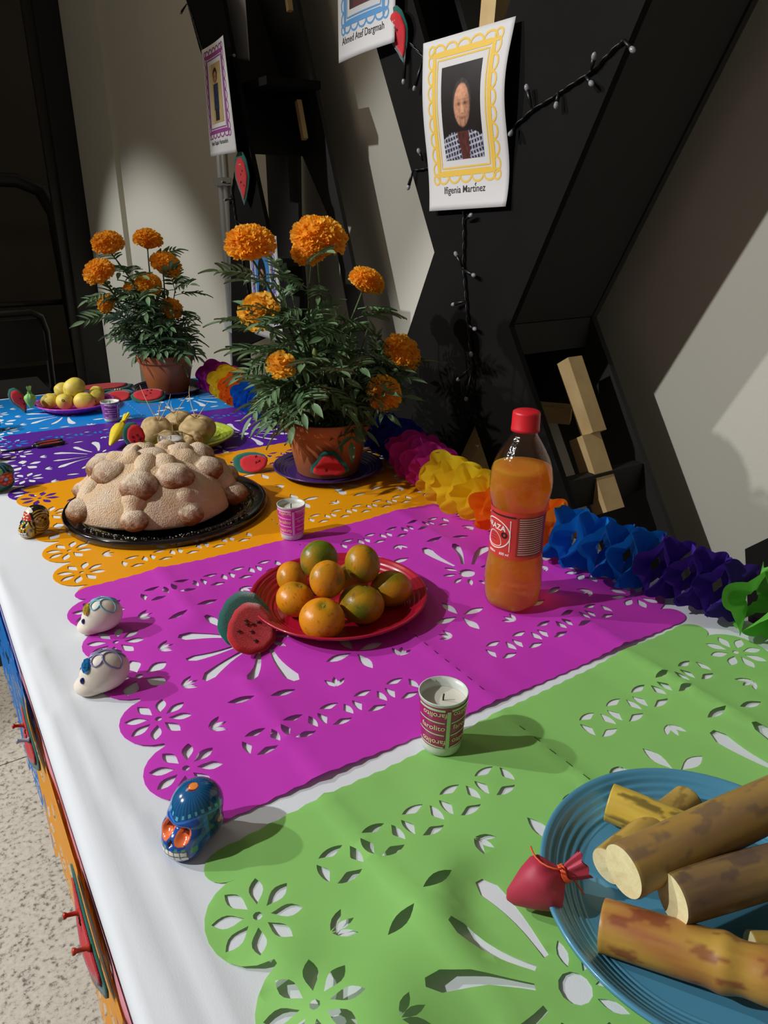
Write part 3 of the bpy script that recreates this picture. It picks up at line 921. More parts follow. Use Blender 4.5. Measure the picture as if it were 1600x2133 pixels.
# ------------------------------------------------------------------ paper-wrapped bundles
def bundle(label, colr, scol, origin, axis, L, R, roll=0.0, loop=True, group=None):
    """tissue paper bag: bulb, tied neck, flared tail; axis runs from the bottom tip to the tail"""
    t = thing('candy_bundle', label, 'candy bag', origin, 0, group)
    z = Vector(axis).normalized(); x = z.orthogonal().normalized(); x = (x * math.cos(roll) + z.cross(x) * math.sin(roll)); y = z.cross(x)
    mat = M('tissue_bag' + colr, colr, 0.5, spec=0.4, transl=0.1, var=(60, 0.25))
    prof = [(0.04, 0.0), (0.26, 0.05), (0.52, 0.16), (0.80, 0.31), (1.0, 0.46), (0.94, 0.55), (0.66, 0.62), (0.34, 0.69), (0.22, 0.72), (0.22, 0.745), (0.30, 0.80), (0.38, 0.88), (0.46, 0.96), (0.50, 1.0)]
    n = 48; V = []; F = []
    for i in range(n):
        a = 2 * PI * i / n
        for (r, h) in prof:
            pl = 0.10 * math.sin(9 * a + 1.3 * h * 6) * math.exp(-((h - 0.70) / 0.16) ** 2) + (0.16 * math.sin(7 * a) if h > 0.78 else 0) + 0.05 * ns(math.cos(a) * 2, math.sin(a) * 2, h * 3)
            rr = R * r * (1 + pl)
            fx, fy = rr * math.cos(a), rr * math.sin(a) * (0.80 if h < 0.72 else 0.5)
            fx = fx if h > 0.1 else fx * 1.2
            p = x * fx + y * fy + z * (h * L + (0.02 * L * math.sin(5 * a) if h > 0.95 else 0))
            V.append(tuple(p))
    m_ = len(prof)
    for i in range(n):
        j = (i + 1) % n
        for k in range(m_ - 1):
            F.append((i * m_ + k, j * m_ + k, j * m_ + k + 1, i * m_ + k + 1))
    obj('wrapper', V, F, mat, t)
    st = MB(); ms = M('string' + scol, scol, 0.5)
    for q in (0.715, 0.735, 0.752):
        st.add(tube([tuple(x * R * 0.30 * math.cos(2 * PI * k / 20) + y * R * 0.26 * math.sin(2 * PI * k / 20) + z * L * (q + 0.01 * math.sin(k))) for k in range(21)], R * 0.05, 6, False))
    if loop:
        st.add(tube([tuple(x * R * (0.3 + 0.9 * s) + z * L * (0.73 - 0.2 * s + 0.05 * math.sin(6 * s)) + y * R * 0.5 * math.sin(4 * s)) for s in np.linspace(0, 1, 10)], R * 0.035, 5))
        st.add(tube([tuple(-x * R * (0.3 + 0.8 * s) + z * L * (0.73 + 0.10 * s) - y * R * 0.6 * math.sin(3 * s)) for s in np.linspace(0, 1, 10)], R * 0.03, 5))
    st.build('string', ms, t)
    return t
bundle('dusky pink tissue candy bundle tied with orange string on the blue plate rim', '#b8384f', '#e0552a', (0.275, 0.264, 0.0125), (0.039, -0.019, 0.021), 0.060, 0.0200, 0.4)
bundle('light green tissue candy bundle beside the guava plate', '#8cc46a', '#5a9a48', (0.217, 1.880, 0.014), (0.05, 0.05, 0.9), 0.052, 0.016, 0.2, False)
bundle('yellow tissue candy bundle lying on the purple sheet', '#e8cf2e', '#c8a61e', (0.303, 1.490, 0.012), (0.066, 0.092, 0.04), 0.11, 0.0165, 0.2, False)

# ------------------------------------------------------------------ bread of the dead
t = thing('sweet_bread', 'round sugar-coated bread with bone-shaped knobs on the black tray', 'bread', (0.292, 1.118, 0.0036))
m_bread = M('sugared_bread_crust', '#d9b58c', 0.8, vcol=True, bump=(520, 1.0, 0.0030), spec=0.3)
sug = np.array(lin('#e4cdb2')); crust = np.array(lin('#8f5527')); pale = np.array(lin('#dab68c')); white = np.array(lin('#e8dcc8'))
RB = (0.124, 0.116, 0.080)
D, F = sphere_dirs(160, 90)
V = []; C = []
for d in D:
    r = 1 / math.sqrt((d[0] / RB[0]) ** 2 + (d[1] / RB[1]) ** 2 + (d[2] / RB[2]) ** 2)
    az = math.atan2(d[1], d[0]); el = math.asin(max(-1, min(1, d[2])))
    arm = math.cos(4 * (az - 0.15)) * 0.5 + 0.5
    k = 1 + 0.05 * (arm ** 3) * math.cos(el) - 0.045 * math.exp(-((arm) / 0.10) ** 2) * (0.3 < 1)
    k += 0.020 * ns(d[0] * 3, d[1] * 3, d[2] * 3) + 0.008 * ns(d[0] * 10, d[1] * 10, d[2] * 10)
    p = d * r * k
    z = p[2] if p[2] > 0 else p[2] * 0.25
    V.append((p[0], p[1], z * 0.98 + 0.016))
    w = 0.5 + 0.8 * ns(d[0] * 4, d[1] * 4, d[2] * 4 + 9) + 0.5 * ns(d[0] * 30, d[1] * 30, d[2] * 30)
    w = min(1, max(0, w))
    c_ = pale * (1 - w) + sug * w
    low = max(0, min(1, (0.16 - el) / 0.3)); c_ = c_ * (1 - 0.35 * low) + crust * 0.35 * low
    if arm < 0.12 and el < 0.9: c_ = c_ * 0.6 + np.array(lin('#e8c788')) * 0.4
    C.append(c_)
zmin = min(v[2] for v in V)
V = [(v[0], v[1], v[2] - zmin) for v in V]
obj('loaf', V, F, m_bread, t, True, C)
def knob(c, r, seed, axis=None, name='bone_knob'):
    D, F = sphere_dirs(40, 28); V = []; C = []
    for d in D:
        k = 1 + 0.10 * ns(d[0] * 1.5 + seed, d[1] * 1.5, d[2] * 1.5)
        V.append((c[0] + d[0] * r[0] * k, c[1] + d[1] * r[1] * k, c[2] + d[2] * r[2] * k))
        w = 0.12 + 0.95 * d[2] + 0.5 * ns(d[0] * 3, d[1] * 3 + seed, d[2] * 3) + 0.35 * ns(d[0] * 20, d[1] * 20, d[2] * 20 + seed)
        w = min(1, max(0, w))
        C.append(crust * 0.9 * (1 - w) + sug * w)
    return obj(name, V, F, m_bread, t, True, C)
for k in range(8):
    az = 0.15 + k * PI / 4 + 0.06 * math.sin(k * 3)
    for (el, fr, s) in ((0.13, 1.0, 0.0225), (0.60 if k % 2 else 0.70, 0.95, 0.0270)):
        d = np.array((math.cos(az) * math.cos(el), math.sin(az) * math.cos(el), math.sin(el)))
        r = 1 / math.sqrt((d[0] / RB[0]) ** 2 + (d[1] / RB[1]) ** 2 + (d[2] / RB[2]) ** 2)
        c = d * r * fr; c[2] += 0.016
        ss = s * rnd.uniform(0.88, 1.12)
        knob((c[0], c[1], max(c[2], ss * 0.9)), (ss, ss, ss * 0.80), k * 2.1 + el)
knob((-0.012, 0.0, 0.084), (0.040, 0.034, 0.022), 33)
for k in range(8):
    az = 0.15 + k * PI / 4 + 0.06 * math.sin(k * 3)
    es = np.linspace(0.1, 1.35, 18)
    pts = [(math.cos(az) * 0.116 * math.cos(e), math.sin(az) * 0.107 * math.cos(e), 0.016 + 0.077 * math.sin(e)) for e in es]
    Vt, Ft = tube(pts, [0.0165 + 0.003 * math.cos(i * 1.3 + k) for i in range(18)], 18)
    Ct = []
    for v in Vt:
        w = 0.5 + 0.7 * ns(v[0] * 40, v[1] * 40, v[2] * 40 + k) + 0.5 * ns(v[0] * 300, v[1] * 300, v[2] * 300)
        w = min(1, max(0, w)); Ct.append(pale * (1 - w) + sug * w)
    obj('bone_strip', Vt, Ft, m_bread, t, True, Ct)
mb = MB()
for i in range(260):
    a = rnd.uniform(-2.9, 0.1); r = rnd.uniform(0.118, 0.145)
    x, y = r * math.cos(a) + 0.012, r * math.sin(a) + 0.004; s = rnd.uniform(0.0005, 0.0013)
    rad = math.hypot(x - 0.014, y - 0.009)
    z = -0.0036 + 0.0016 + (0.002 if rad < 0.128 else (0.006 if rad < 0.136 else 0.0098))
    mb.add(box((x, y, z + s / 2), (s, s, s)))
o = mb.build('sugar_crumbs', M('sugar', '#efe8dc', 0.6), t, False); o['kind'] = 'stuff'
# ------------------------------------------------------------------ drink bottle
def pet_material():
    m = bpy.data.materials.new('clear_pet'); m.use_nodes = True; nt = m.node_tree; nt.nodes.clear()
    out = nt.nodes.new('ShaderNodeOutputMaterial')
    tr = nt.nodes.new('ShaderNodeBsdfTransparent'); tr.inputs[0].default_value = (0.93, 0.93, 0.93, 1)
    gl = nt.nodes.new('ShaderNodeBsdfGlossy'); gl.inputs['Roughness'].default_value = 0.10
    fr = nt.nodes.new('ShaderNodeLayerWeight'); fr.inputs[0].default_value = 0.5
    pw = nt.nodes.new('ShaderNodeMath'); pw.operation = 'POWER'; pw.inputs[1].default_value = 3.5
    ma = nt.nodes.new('ShaderNodeMath'); ma.operation = 'MULTIPLY_ADD'; ma.inputs[1].default_value = 0.7; ma.inputs[2].default_value = 0.05
    nt.links.new(fr.outputs['Facing'], pw.inputs[0]); nt.links.new(pw.outputs[0], ma.inputs[0])
    mx = nt.nodes.new('ShaderNodeMixShader')
    n = nt.nodes.new('ShaderNodeTexNoise'); n.inputs['Scale'].default_value = 120; n.inputs['Detail'].default_value = 2
    tc = nt.nodes.new('ShaderNodeTexCoord'); nt.links.new(tc.outputs['Object'], n.inputs['Vector'])
    bp = nt.nodes.new('ShaderNodeBump'); bp.inputs['Strength'].default_value = 0.5; bp.inputs['Distance'].default_value = 0.002
    nt.links.new(n.outputs['Fac'], bp.inputs['Height'])
    nt.links.new(bp.outputs[0], gl.inputs['Normal']); nt.links.new(bp.outputs[0], fr.inputs['Normal'])
    nt.links.new(ma.outputs[0], mx.inputs[0]); nt.links.new(tr.outputs[0], mx.inputs[1]); nt.links.new(gl.outputs[0], mx.inputs[2])
    nt.links.new(mx.outputs[0], out.inputs[0])
    return m
def drink_material():
    m = bpy.data.materials.new('orange_drink'); m.use_nodes = True; nt = m.node_tree; nt.nodes.clear()
    out = nt.nodes.new('ShaderNodeOutputMaterial')
    rf = nt.nodes.new('ShaderNodeBsdfRefraction'); rf.inputs[0].default_value = (1.0, 0.66, 0.20, 1); rf.inputs['IOR'].default_value = 1.22; rf.inputs['Roughness'].default_value = 0.06
    tr = nt.nodes.new('ShaderNodeBsdfTransparent'); tr.inputs[0].default_value = (1.0, 0.62, 0.20, 1)
    tl = nt.nodes.new('ShaderNodeBsdfTranslucent'); tl.inputs[0].default_value = (1.0, 0.46, 0.05, 1)
    df = nt.nodes.new('ShaderNodeSubsurfaceScattering'); df.inputs['Color'].default_value = (1.0, 0.36, 0.035, 1)
    df.inputs['Scale'].default_value = 0.06; df.inputs['Radius'].default_value = (1.0, 0.45, 0.12)
    n = nt.nodes.new('ShaderNodeTexNoise'); n.inputs['Scale'].default_value = 55; n.inputs['Detail'].default_value = 2; n.inputs['Distortion'].default_value = 1.2
    tc = nt.nodes.new('ShaderNodeTexCoord'); nt.links.new(tc.outputs['Object'], n.inputs['Vector'])
    bp = nt.nodes.new('ShaderNodeBump'); bp.inputs['Strength'].default_value = 0.7; bp.inputs['Distance'].default_value = 0.004
    nt.links.new(n.outputs['Fac'], bp.inputs['Height']); nt.links.new(bp.outputs[0], rf.inputs['Normal'])
    a = nt.nodes.new('ShaderNodeMixShader'); a.inputs[0].default_value = 0.50
    b = nt.nodes.new('ShaderNodeMixShader'); b.inputs[0].default_value = 0.48
    c = nt.nodes.new('ShaderNodeMixShader'); c.inputs[0].default_value = 0.80
    nt.links.new(rf.outputs[0], a.inputs[1]); nt.links.new(tr.outputs[0], a.inputs[2])
    nt.links.new(tl.outputs[0], c.inputs[1]); nt.links.new(df.outputs[0], c.inputs[2])
    nt.links.new(a.outputs[0], b.inputs[1]); nt.links.new(c.outputs[0], b.inputs[2])
    nt.links.new(b.outputs[0], out.inputs[0])
    return m
BX, BY, BZ = 0.574, 0.593, 0.0022
t = thing('drink_bottle', 'plastic bottle of orange soft drink with a red screw cap', 'bottle', (BX, BY, BZ), math.atan2(-BY, -BX) - 0.42)
bprof = [(0.0001, 0.006), (0.012, 0.004), (0.022, 0.0008), (0.028, 0.001), (0.0325, 0.006), (0.0345, 0.014), (0.0352, 0.030), (0.0352, 0.045), (0.0340, 0.060), (0.0322, 0.073), (0.0312, 0.082), (0.0308, 0.095),
         (0.0312, 0.110), (0.0318, 0.124), (0.0324, 0.133), (0.0345, 0.140), (0.0362, 0.150), (0.0368, 0.160), (0.0362, 0.170), (0.0345, 0.180), (0.0310, 0.190), (0.0265, 0.199), (0.0215, 0.208), (0.0170, 0.215), (0.0142, 0.220), (0.0135, 0.227), (0.0135, 0.232)]
def interp_prof(prof, k=3):
    P = []
    for i in range(len(prof) - 1):
        p0 = prof[max(0, i - 1)]; p1 = prof[i]; p2 = prof[i + 1]; p3 = prof[min(len(prof) - 1, i + 2)]
        for j in range(k):
            s = j / k
            P.append(tuple(0.5 * (2 * p1[q] + (p2[q] - p0[q]) * s + (2 * p0[q] - 5 * p1[q] + 4 * p2[q] - p3[q]) * s * s + (3 * p1[q] - p0[q] - 3 * p2[q] + p3[q]) * s ** 3) for q in (0, 1)))
    P.append(prof[-1]); return P
def wob(a, z):
    f = 1.0
    if z < 0.014: f += (-0.10 * (0.014 - z) / 0.014) * (0.5 + 0.5 * math.cos(5 * a))
    if 0.012 < z < 0.075: f += 0.012 * math.sin(3 * a + z * 120) * math.sin(PI * (z - 0.012) / 0.063)
    if 0.136 < z < 0.176: f += 0.008 * math.sin(3 * a - z * 140) * math.sin(PI * (z - 0.136) / 0.04)
    return f
bp_ = interp_prof(bprof)
obj('bottle_body', *lathe(bp_, 72, wob), pet_material(), t)
lq = [(max(0.0001, r - 0.0009), z + 0.0007) for r, z in bp_ if z < 0.183]
lq.append((lq[-1][0] * 0.5, lq[-1][1])); lq.append((0.0001, lq[-1][1]))
obj('drink', *lathe(lq, 72, wob), drink_material(), t)
m_cap = M('red_cap_plastic', '#d3202b', 0.4)
obj('cap', *lathe([(0.0001, 0.2465), (0.0135, 0.2465), (0.0152, 0.2455), (0.0158, 0.2435), (0.0160, 0.2275), (0.0163, 0.2270), (0.0163, 0.2235), (0.0140, 0.2235)], 72, lambda a, z: 1 + (0.012 * math.sin(36 * a) if 0.2265 < z < 0.245 else 0)), m_cap, t)
def cyl(radius_at, ang0=0.0):
    """map flat (s,t) print to the outside of a lathe with radius_at(z)"""
    def f(p, off):
        r = radius_at(p[1]) + off
        a = ang0 + p[0] / radius_at(p[1])
        return (r * math.cos(a), r * math.sin(a), p[1])
    return f
def mapped(VF, f, off):
    V, F = VF
    return [f(v, off) for v in V], F
def grid(x0, x1, y0, y1, nx, ny):
    V = [(x0 + (x1 - x0) * i / nx, y0 + (y1 - y0) * j / ny, 0) for j in range(ny + 1) for i in range(nx + 1)]
    F = [(j * (nx + 1) + i, j * (nx + 1) + i + 1, (j + 1) * (nx + 1) + i + 1, (j + 1) * (nx + 1) + i) for j in range(ny) for i in range(nx)]
    return V, F
def shift(VF, dx, dy, s=1.0, rot=0.0):
    c, q = math.cos(rot) * s, math.sin(rot) * s
    return [(v[0] * c - v[1] * q + dx, v[0] * q + v[1] * c + dy, 0) for v in VF[0]], VF[1]
brad = lambda z: float(np.interp(z, [p[1] for p in bprof], [p[0] for p in bprof])) + 0.0004
bf = cyl(brad)
m_lab = M('red_label_film', '#e0483c', 0.4, coat=0.3, transl=0.25)
m_labd = M('dark_red_label_film', '#b03a34', 0.4, coat=0.3, transl=0.25)
m_pw = M('white_print', '#efe6dc', 0.5)
m_pk = M('black_print', '#2a2222', 0.5)
lz0, lz1 = 0.074, 0.133
lab = obj('label', *mapped(grid(-0.075, 0.075, lz0, lz1, 60, 16), bf, 0.0003), m_lab, t)
obj('print_panel', *mapped(grid(0.0135, 0.060, lz0 + 0.004, lz1 - 0.005, 24, 10), bf, 0.0005), m_labd, lab)
mb = MB()
x0 = -0.036
mb.add(mapped(stroke([(x0, 0.083), (x0 + 0.042, 0.083), (x0 + 0.042, 0.122), (x0, 0.122)], 0.0013, True), bf, 0.0007))
mb.add(mapped(stroke([(x0 + 0.020 + 0.022 * math.cos(a), 0.1025 + 0.0185 * math.sin(a)) for a in np.linspace(0, 2 * PI, 49)[:-1]], 0.0014, True), bf, 0.0007))
mb.add(mapped(shift(text_mesh('ZARAZA', 0.0098, 0.0002), x0 + 0.017, 0.1085, 1, -0.05), bf, 0.0008))
mb.add(mapped(shift(text_mesh('600 ml', 0.0045, 0.0001), 0.0, 0.0775), bf, 0.0007))
mb.add(mapped(shift(text_mesh('BEBIDA', 0.0035, 0.0001), -0.018, 0.0777), bf, 0.0007))
dome = [(x0 + 0.019 + 0.0125 * math.cos(a), 0.0905 + 0.0150 * math.sin(a) * (1 if math.sin(a) > 0 else 0.3)) for a in np.linspace(0, 2 * PI, 33)[:-1]]
V, F = prism(dome, 0, 0); mb.add(mapped((V[:len(dome)], [f for f in F if max(f) < len(dome)]), bf, 0.0007))
for k in range(17):
    z = lz0 + 0.007 + k * 0.0028
    mb.add(mapped(stroke([(0.016 + i * 0.004, z) for i in range(9)], 0.0007), bf, 0.0008))
mb.build('label_print', m_pw, lab, False)
mb = MB()
mb.add(mapped(stroke([(-0.024 + i * 0.004, 0.1275) for i in range(10)], 0.0020), bf, 0.0008))
mb.add(mapped(stroke([(x0 + 0.0345 + 0.0030 * math.cos(a), 0.103 + 0.0030 * math.sin(a)) for a in np.linspace(0, 2 * PI, 17)[:-1]], 0.0020, True), bf, 0.0009))
for d in (-0.0035, 0.0, 0.0035):
    mb.add(mapped(stroke([(x0 + 0.0145, 0.097 + d), (x0 + 0.0235, 0.0975 + d)], 0.0006), bf, 0.0009))
mb.build('label_print', m_pk, lab, False)

# ------------------------------------------------------------------ votive candle cups
m_wax = M('candle_wax', '#cfcabd', 0.5, sss=0.2)
m_cupin = M('waxed_cup', '#c9cec4', 0.35, spec=0.6)
m_wick = M('burnt_wick', '#2a2620', 0.9)
def cup(label, x, y, z, H, rt_, rb, lab_col, stripe_col, ang, textcol='#d9c98e', wax_gap=0.010):
    t = thing('votive_candle', label, 'candle', (x, y, z), ang, 'paper cup votive candles')
    tilt = 0.0
    rad = lambda zz: rb + (rt_ - rb) * zz / H
    prof = [(0.0001, 0.001), (rb * 0.95, 0.0), (rb, 0.0008)] + [(rad(H * k / 10), H * k / 10) for k in range(1, 10)] + [(rt_, H - 0.0006), (rt_ + 0.0003, H), (rt_ - 0.0008, H + 0.0002), (rad(H - wax_gap) - 0.0009, H - wax_gap)]
    c = obj('cup', *lathe(prof, 48), m_cupin, t)
    obj('wax', *lathe([(rad(H - wax_gap) - 0.001, H - wax_gap), (rad(H - wax_gap) * 0.8, H - wax_gap - 0.0008), (rad(H) * 0.35, H - wax_gap - 0.0006), (0.0001, H - wax_gap - 0.0003)], 40), m_wax, t)
    obj('wick', *tube([(0, 0, H - wax_gap - 0.001), (0.0004, 0, H - wax_gap + 0.004), (0.0012, 0.0002, H - wax_gap + 0.007)], 0.0008, 6), m_wick, t)
    f = cyl(rad)
    m1 = M('cup_label' + lab_col, lab_col, 0.35, coat=0.3); m2 = M('cup_stripe' + stripe_col, stripe_col, 0.35, coat=0.3); m3 = M('cup_text' + textcol, textcol, 0.4)
    z0, z1 = H * 0.17, H * 0.95
    lb = obj('label', *mapped(grid(-PI * rb * 0.96, PI * rb * 0.96, z0, z1, 48, 10), f, 0.0003), m1, t)
    mb = MB()
    mb.add(mapped(grid(-0.0012, 0.0022, z0, z1 * 0.93, 2, 10), f, 0.0006))
    for k in range(4):
        zc = z0 + 0.001 + (z1 - z0 - 0.004) * k / 3.0
        for s in (-1, 1):
            pts = [(s * (0.003 + i * 0.0022), zc + (0.0042 if s > 0 else 0.0030) * (i / 12) ** 0.7 * (0.7 if k < 3 else 0.3)) for i in range(13)]
            mb.add(mapped(stroke(pts, 0.0013 if k < 3 else 0.0024), f, 0.0006))
    mb.build('stripe', m2, lb, False)
    mb = MB()
    th = (z1 - z0) / 3.0
    T = text_mesh('farolito', th * 0.50, 0.00008)
    for k in range(3):
        zc = z0 + th * (k + 0.30)
        if k % 2 == 0:
            mb.add(mapped(shift(T, -0.0125, zc + 0.0050, 1, PI), f, 0.0008)); mb.add(mapped(shift(T, 0.0155, zc + 0.006, 1, PI), f, 0.0008))
        else:
            mb.add(mapped(shift(T, -0.0135, zc + 0.001), f, 0.0008)); mb.add(mapped(shift(T, 0.0160, zc + 0.0025), f, 0.0008))
    mb.build('lettering', m3, lb, False)
    return t
def face(x, y): return math.atan2(-y, -x)
cup('votive candle in a crimson printed cup between magenta and green sheets', 0.341, 0.428, 0.0020, 0.059, 0.0222, 0.0178, '#a01f62', '#b9dca6', face(0.341, 0.428) + 0.25, '#e3d3a8')
cup('votive candle in a pink printed cup behind the mandarin plate', 0.429, 0.918, 0.0024, 0.053, 0.0208, 0.0165, '#d0389c', '#e6c9d6', face(0.429, 0.918) + 0.1, '#efd7a0', 0.007)
cup('votive candle in a purple printed cup between guavas and jicamas', 0.363, 1.722, 0.0014, 0.045, 0.0208, 0.0165, '#8c3f96', '#e8dcea', face(0.363, 1.72) + 0.8, '#e8dcea', 0.006)

m_glass = pet_material()
t = thing('glass_candle', 'white wax candle in a small clear glass behind the bread', 'candle', (0.387, 1.352, 0.0018))
obj('glass', *lathe([(0.0001, 0.0), (0.020, 0.0), (0.021, 0.002), (0.0235, 0.058), (0.0225, 0.058), (0.0200, 0.004), (0.0001, 0.004)], 40), m_glass, t)
obj('wax', *lathe([(0.0001, 0.0045), (0.0198, 0.0045), (0.0218, 0.047), (0.0215, 0.0478), (0.010, 0.0465), (0.0001, 0.046)], 40), M('white_wax', '#e3ded6', 0.5), t)
obj('wick', *tube([(0, 0, 0.0455), (0.0005, 0, 0.053)], 0.0007, 6), m_wick, t)

# ------------------------------------------------------------------ skulls
def skull_shape(H=0.059, nu=190, nv=140, narrow=1.0, wide=1.0):
    D, F = sphere_dirs(nu, nv)
    c0 = np.array((0.0, 0.0, 0.5))
    shapes = [((-0.08, 0, 0.61), (0.37, 0.35 * narrow, 0.38)),       # cranium
              ((0.23, 0, 0.19), (0.275, 0.295 * narrow, 0.30)),       # face / jaw
              ((0.16, 0.17 * narrow, 0.38), (0.22, 0.16, 0.18)), ((0.16, -0.17 * narrow, 0.38), (0.22, 0.16, 0.18)),  # cheek
              ((0.15, 0, 0.575), (0.17, 0.27 * narrow, 0.10)), ((-0.06, 0, 0.30), (0.36, 0.34 * narrow, 0.33))]       # brow
    rs = []
    for c, r in shapes:
        r = np.array(r); o = (c0 - np.array(c)) / r; dd = D / r
        a = (dd ** 2).sum(1); b = (dd * o).sum(1); cc = (o ** 2).sum() - 1
        disc_ = b * b - a * cc
        rs.append(np.where(disc_ > 0, (-b + np.sqrt(np.maximum(disc_, 0))) / a, 0.02))
    rs = np.array(rs); k = 28.0
    R = np.log(np.exp(k * rs).sum(0)) / k - 0.012
    P = c0 + D * R[:, None]
    # eye sockets and nose
    for (cx, cy, cz, rad_, dep) in ((0.36, 0.135 * narrow, 0.455, 0.072, 0.085), (0.36, -0.135 * narrow, 0.455, 0.072, 0.085), (0.45, 0.0, 0.335, 0.035, 0.05)):
        yy = P[:, 1] - cy; zz = (P[:, 2] - cz) * 0.80
        front = P[:, 0] > 0.1
        d = np.sqrt(yy ** 2 + zz ** 2) / rad_
        push = dep * np.exp(-d ** 4) * front
        P[:, 0] -= push
    P[:, 2] = np.maximum(P[:, 2], 0.0)
    return P * H * np.array((wide, wide, 1.0)), F
def paint(P, H, fn, wide=1.0):
    return np.array([fn(p[0] / H / wide, p[1] / H / wide, p[2] / H) for p in P])
c_ = lambda h: np.array(lin(h))
def teeth(x, y, z, base, zc=0.165, hh=0.092, ww=0.235, line='#1c1a18'):
    if x > 0.12 and abs(z - zc) < hh and abs(y) < ww:
        e = min(hh - abs(z - zc), ww - abs(y))
        if e < 0.012: return c_(line)
        if abs(z - zc) < 0.011: return c_(line)
        q = (y / 0.075) % 1.0
        if q < 0.16: return c_(line)
        return c_('#e6e2d6')
    return base
def eye_d(x, y, z): return math.hypot(abs(y) - 0.135, (z - 0.455) * 0.80) / 0.072 if x > 0.08 else 9
def blue_fn(x, y, z):
    az = math.atan2(y, x); zb = 0.66 - 0.10 * math.exp(-(az / 0.45) ** 2) + 0.05 * math.exp(-((abs(az) - 1.1) / 0.3) ** 2)
    zb = 0.60 + 0.10 * abs(math.sin(1.25 * az))
    base = c_('#1c4f9e')
    if z > zb + 0.015:
        ray = math.sin(34 * az)
        base = c_('#155f8e') if ray > 0 else c_('#124a7c')
        hrad = math.hypot(x + 0.04, y)
        if hrad < 0.075: base = c_('#e8893c') if math.hypot(x + 0.05, y) < 0.060 else c_('#7a1620')
        elif z < zb + 0.085 and math.cos(20 * az) > 0.25 and z > zb + 0.035: base = c_('#5fb0c8')
    elif z > zb - 0.015: base = c_('#3b74cf')
    else:
        if x < 0.08: base = c_('#1b3f74') if math.sin(26 * az + 9 * z) > -0.2 else c_('#173054')
        if 0.06 < x < 0.12: base = c_('#2f66b8')
        if x > 0.2 and 0.20 < z < 0.30 and math.sin(75 * y) > 0.2 and abs(y) > 0.05: base = c_('#4f8f74')
    e = eye_d(x, y, z)
    if e < 1.42: base = c_('#e8703a')
    if e < 0.80: base = c_('#6e1f16') if z > 0.44 else c_('#e0662e')
    if math.hypot(x + 0.15, z - 0.42) < 0.05 and abs(y) > 0.2: base = c_('#e08a34')
    if x > 0.3 and math.hypot(y / 0.035, (z - 0.335) / 0.05) < 1: base = c_('#3a2a30')
    return teeth(x, y, z, base)
def gold_fn(x, y, z):
    az = math.atan2(y, x)
    base = c_('#b98f2a')
    k = math.hypot(x + 0.10, z - 0.50)
    if abs(y) > 0.13:
        if 0.235 < k < 0.27 or 0.31 < k < 0.35: base = c_('#15110d')
        if k < 0.20: base = c_('#3a2412') if math.sin(22 * math.atan2(z - 0.5, x + 0.1) + 6 * k) > 0 else c_('#a8822c')
        if k < 0.19 and z > 0.5: base = c_('#a8822c') if (math.sin(38 * x) * math.sin(38 * z)) > 0 else c_('#3a2412')
    if 0.10 < x < 0.16 and z > 0.12: base = c_('#15110d')
    if z > 0.80 and x < 0.15: base = c_('#15110d') if abs(y) < 0.22 else base
    if 0.16 <= x and 0.585 < z < 0.9: base = c_('#c23a26') if ns(x * 14, y * 14, z * 14) > -0.25 else c_('#e8e0d0')
    if 0.14 <= x and (0.565 < z <= 0.59): base = c_('#15110d')
    if 0.06 < x < 0.20 and z > 0.83 and abs(y) < 0.2: base = c_('#e4dccb')
    e = eye_d(x, y, z)
    if e < 1.15: base = c_('#17120d')
    if e < 0.72: base = c_('#1d7f86')
    if x > 0.2 and 0.22 < z < 0.34 and abs(y) > 0.06 and math.sin(70 * y) > 0.45: base = c_('#3a2312')
    if x > 0.33 and math.hypot(y / 0.045, (z - 0.335) / 0.05) < 1: base = c_('#15110d')
    return teeth(x, y, z, base, 0.155, 0.080, 0.25)
def green_fn(x, y, z):
    base = c_('#1f5a4c')
    if z > 0.72: base = c_('#142f38') if math.sin(16 * math.atan2(y, x)) > -0.4 else c_('#3d6f86')
    k = math.hypot(x + 0.06, z - 0.46)
    if abs(y) > 0.12:
        a = math.atan2(z - 0.46, x + 0.06)
        if k < 0.235: base = c_('#a32a1e')
        if k < 0.055: base = c_('#8fb0d8')
        elif k < 0.075: base = c_('#1f4fb0')
        elif 0.095 < k < 0.175 and math.cos(6 * a) > 0.1: base = c_('#e0563a')
        if 0.235 < k < 0.40 and x > -0.02 and z > 0.3 and ns(x * 30, z * 30) > -0.1: base = c_('#5fae5c')
    if eye_d(x, y, z) < 1.0: base = c_('#101010')
    return teeth(x, y, z, base)
def plum_fn(x, y, z):
    base = c_('#3a1836') if z > 0.3 else c_('#2a1430')
    k = math.hypot(x - 0.0, z - 0.55)
    if abs(y) > 0.12:
        if k < 0.10: base = c_('#d9cfd6')
        if k < 0.065: base = c_('#2a1430')
        if k < 0.035: base = c_('#d9cfd6')
        if 0.16 < k < 0.20: base = c_('#a8405a')
    if eye_d(x, y, z) < 1.0: base = c_('#c23a50')
    return teeth(x, y, z, base)
m_glaze = M('glazed_ceramic', '#888888', 0.16, spec=0.5, coat=0.7, vcol=True)
def painted_skull(label, loc, rz, H, fn, nu=190, nv=140, narrow=1.0, wide=1.0):
    P, F = skull_shape(H, nu, nv, narrow, wide)
    o = obj('ceramic_skull', P, F, m_glaze, None, True, paint(P, H, fn, wide))
    o.location = loc; o.rotation_euler = (0, 0, rz)
    return tag(o, label, 'skull', 'painted ceramic skulls')
painted_skull('blue painted ceramic skull with orange eyes at the green sheet corner', (0.113, 0.444, 0.0014), math.radians(-152), 0.0505, blue_fn, 230, 170, 1.0, 1.16)
painted_skull('gold and black painted ceramic skull beside the bread tray', (0.107, 1.132, 0.0016), math.radians(-166), 0.046, gold_fn, narrow=0.95, wide=1.1)
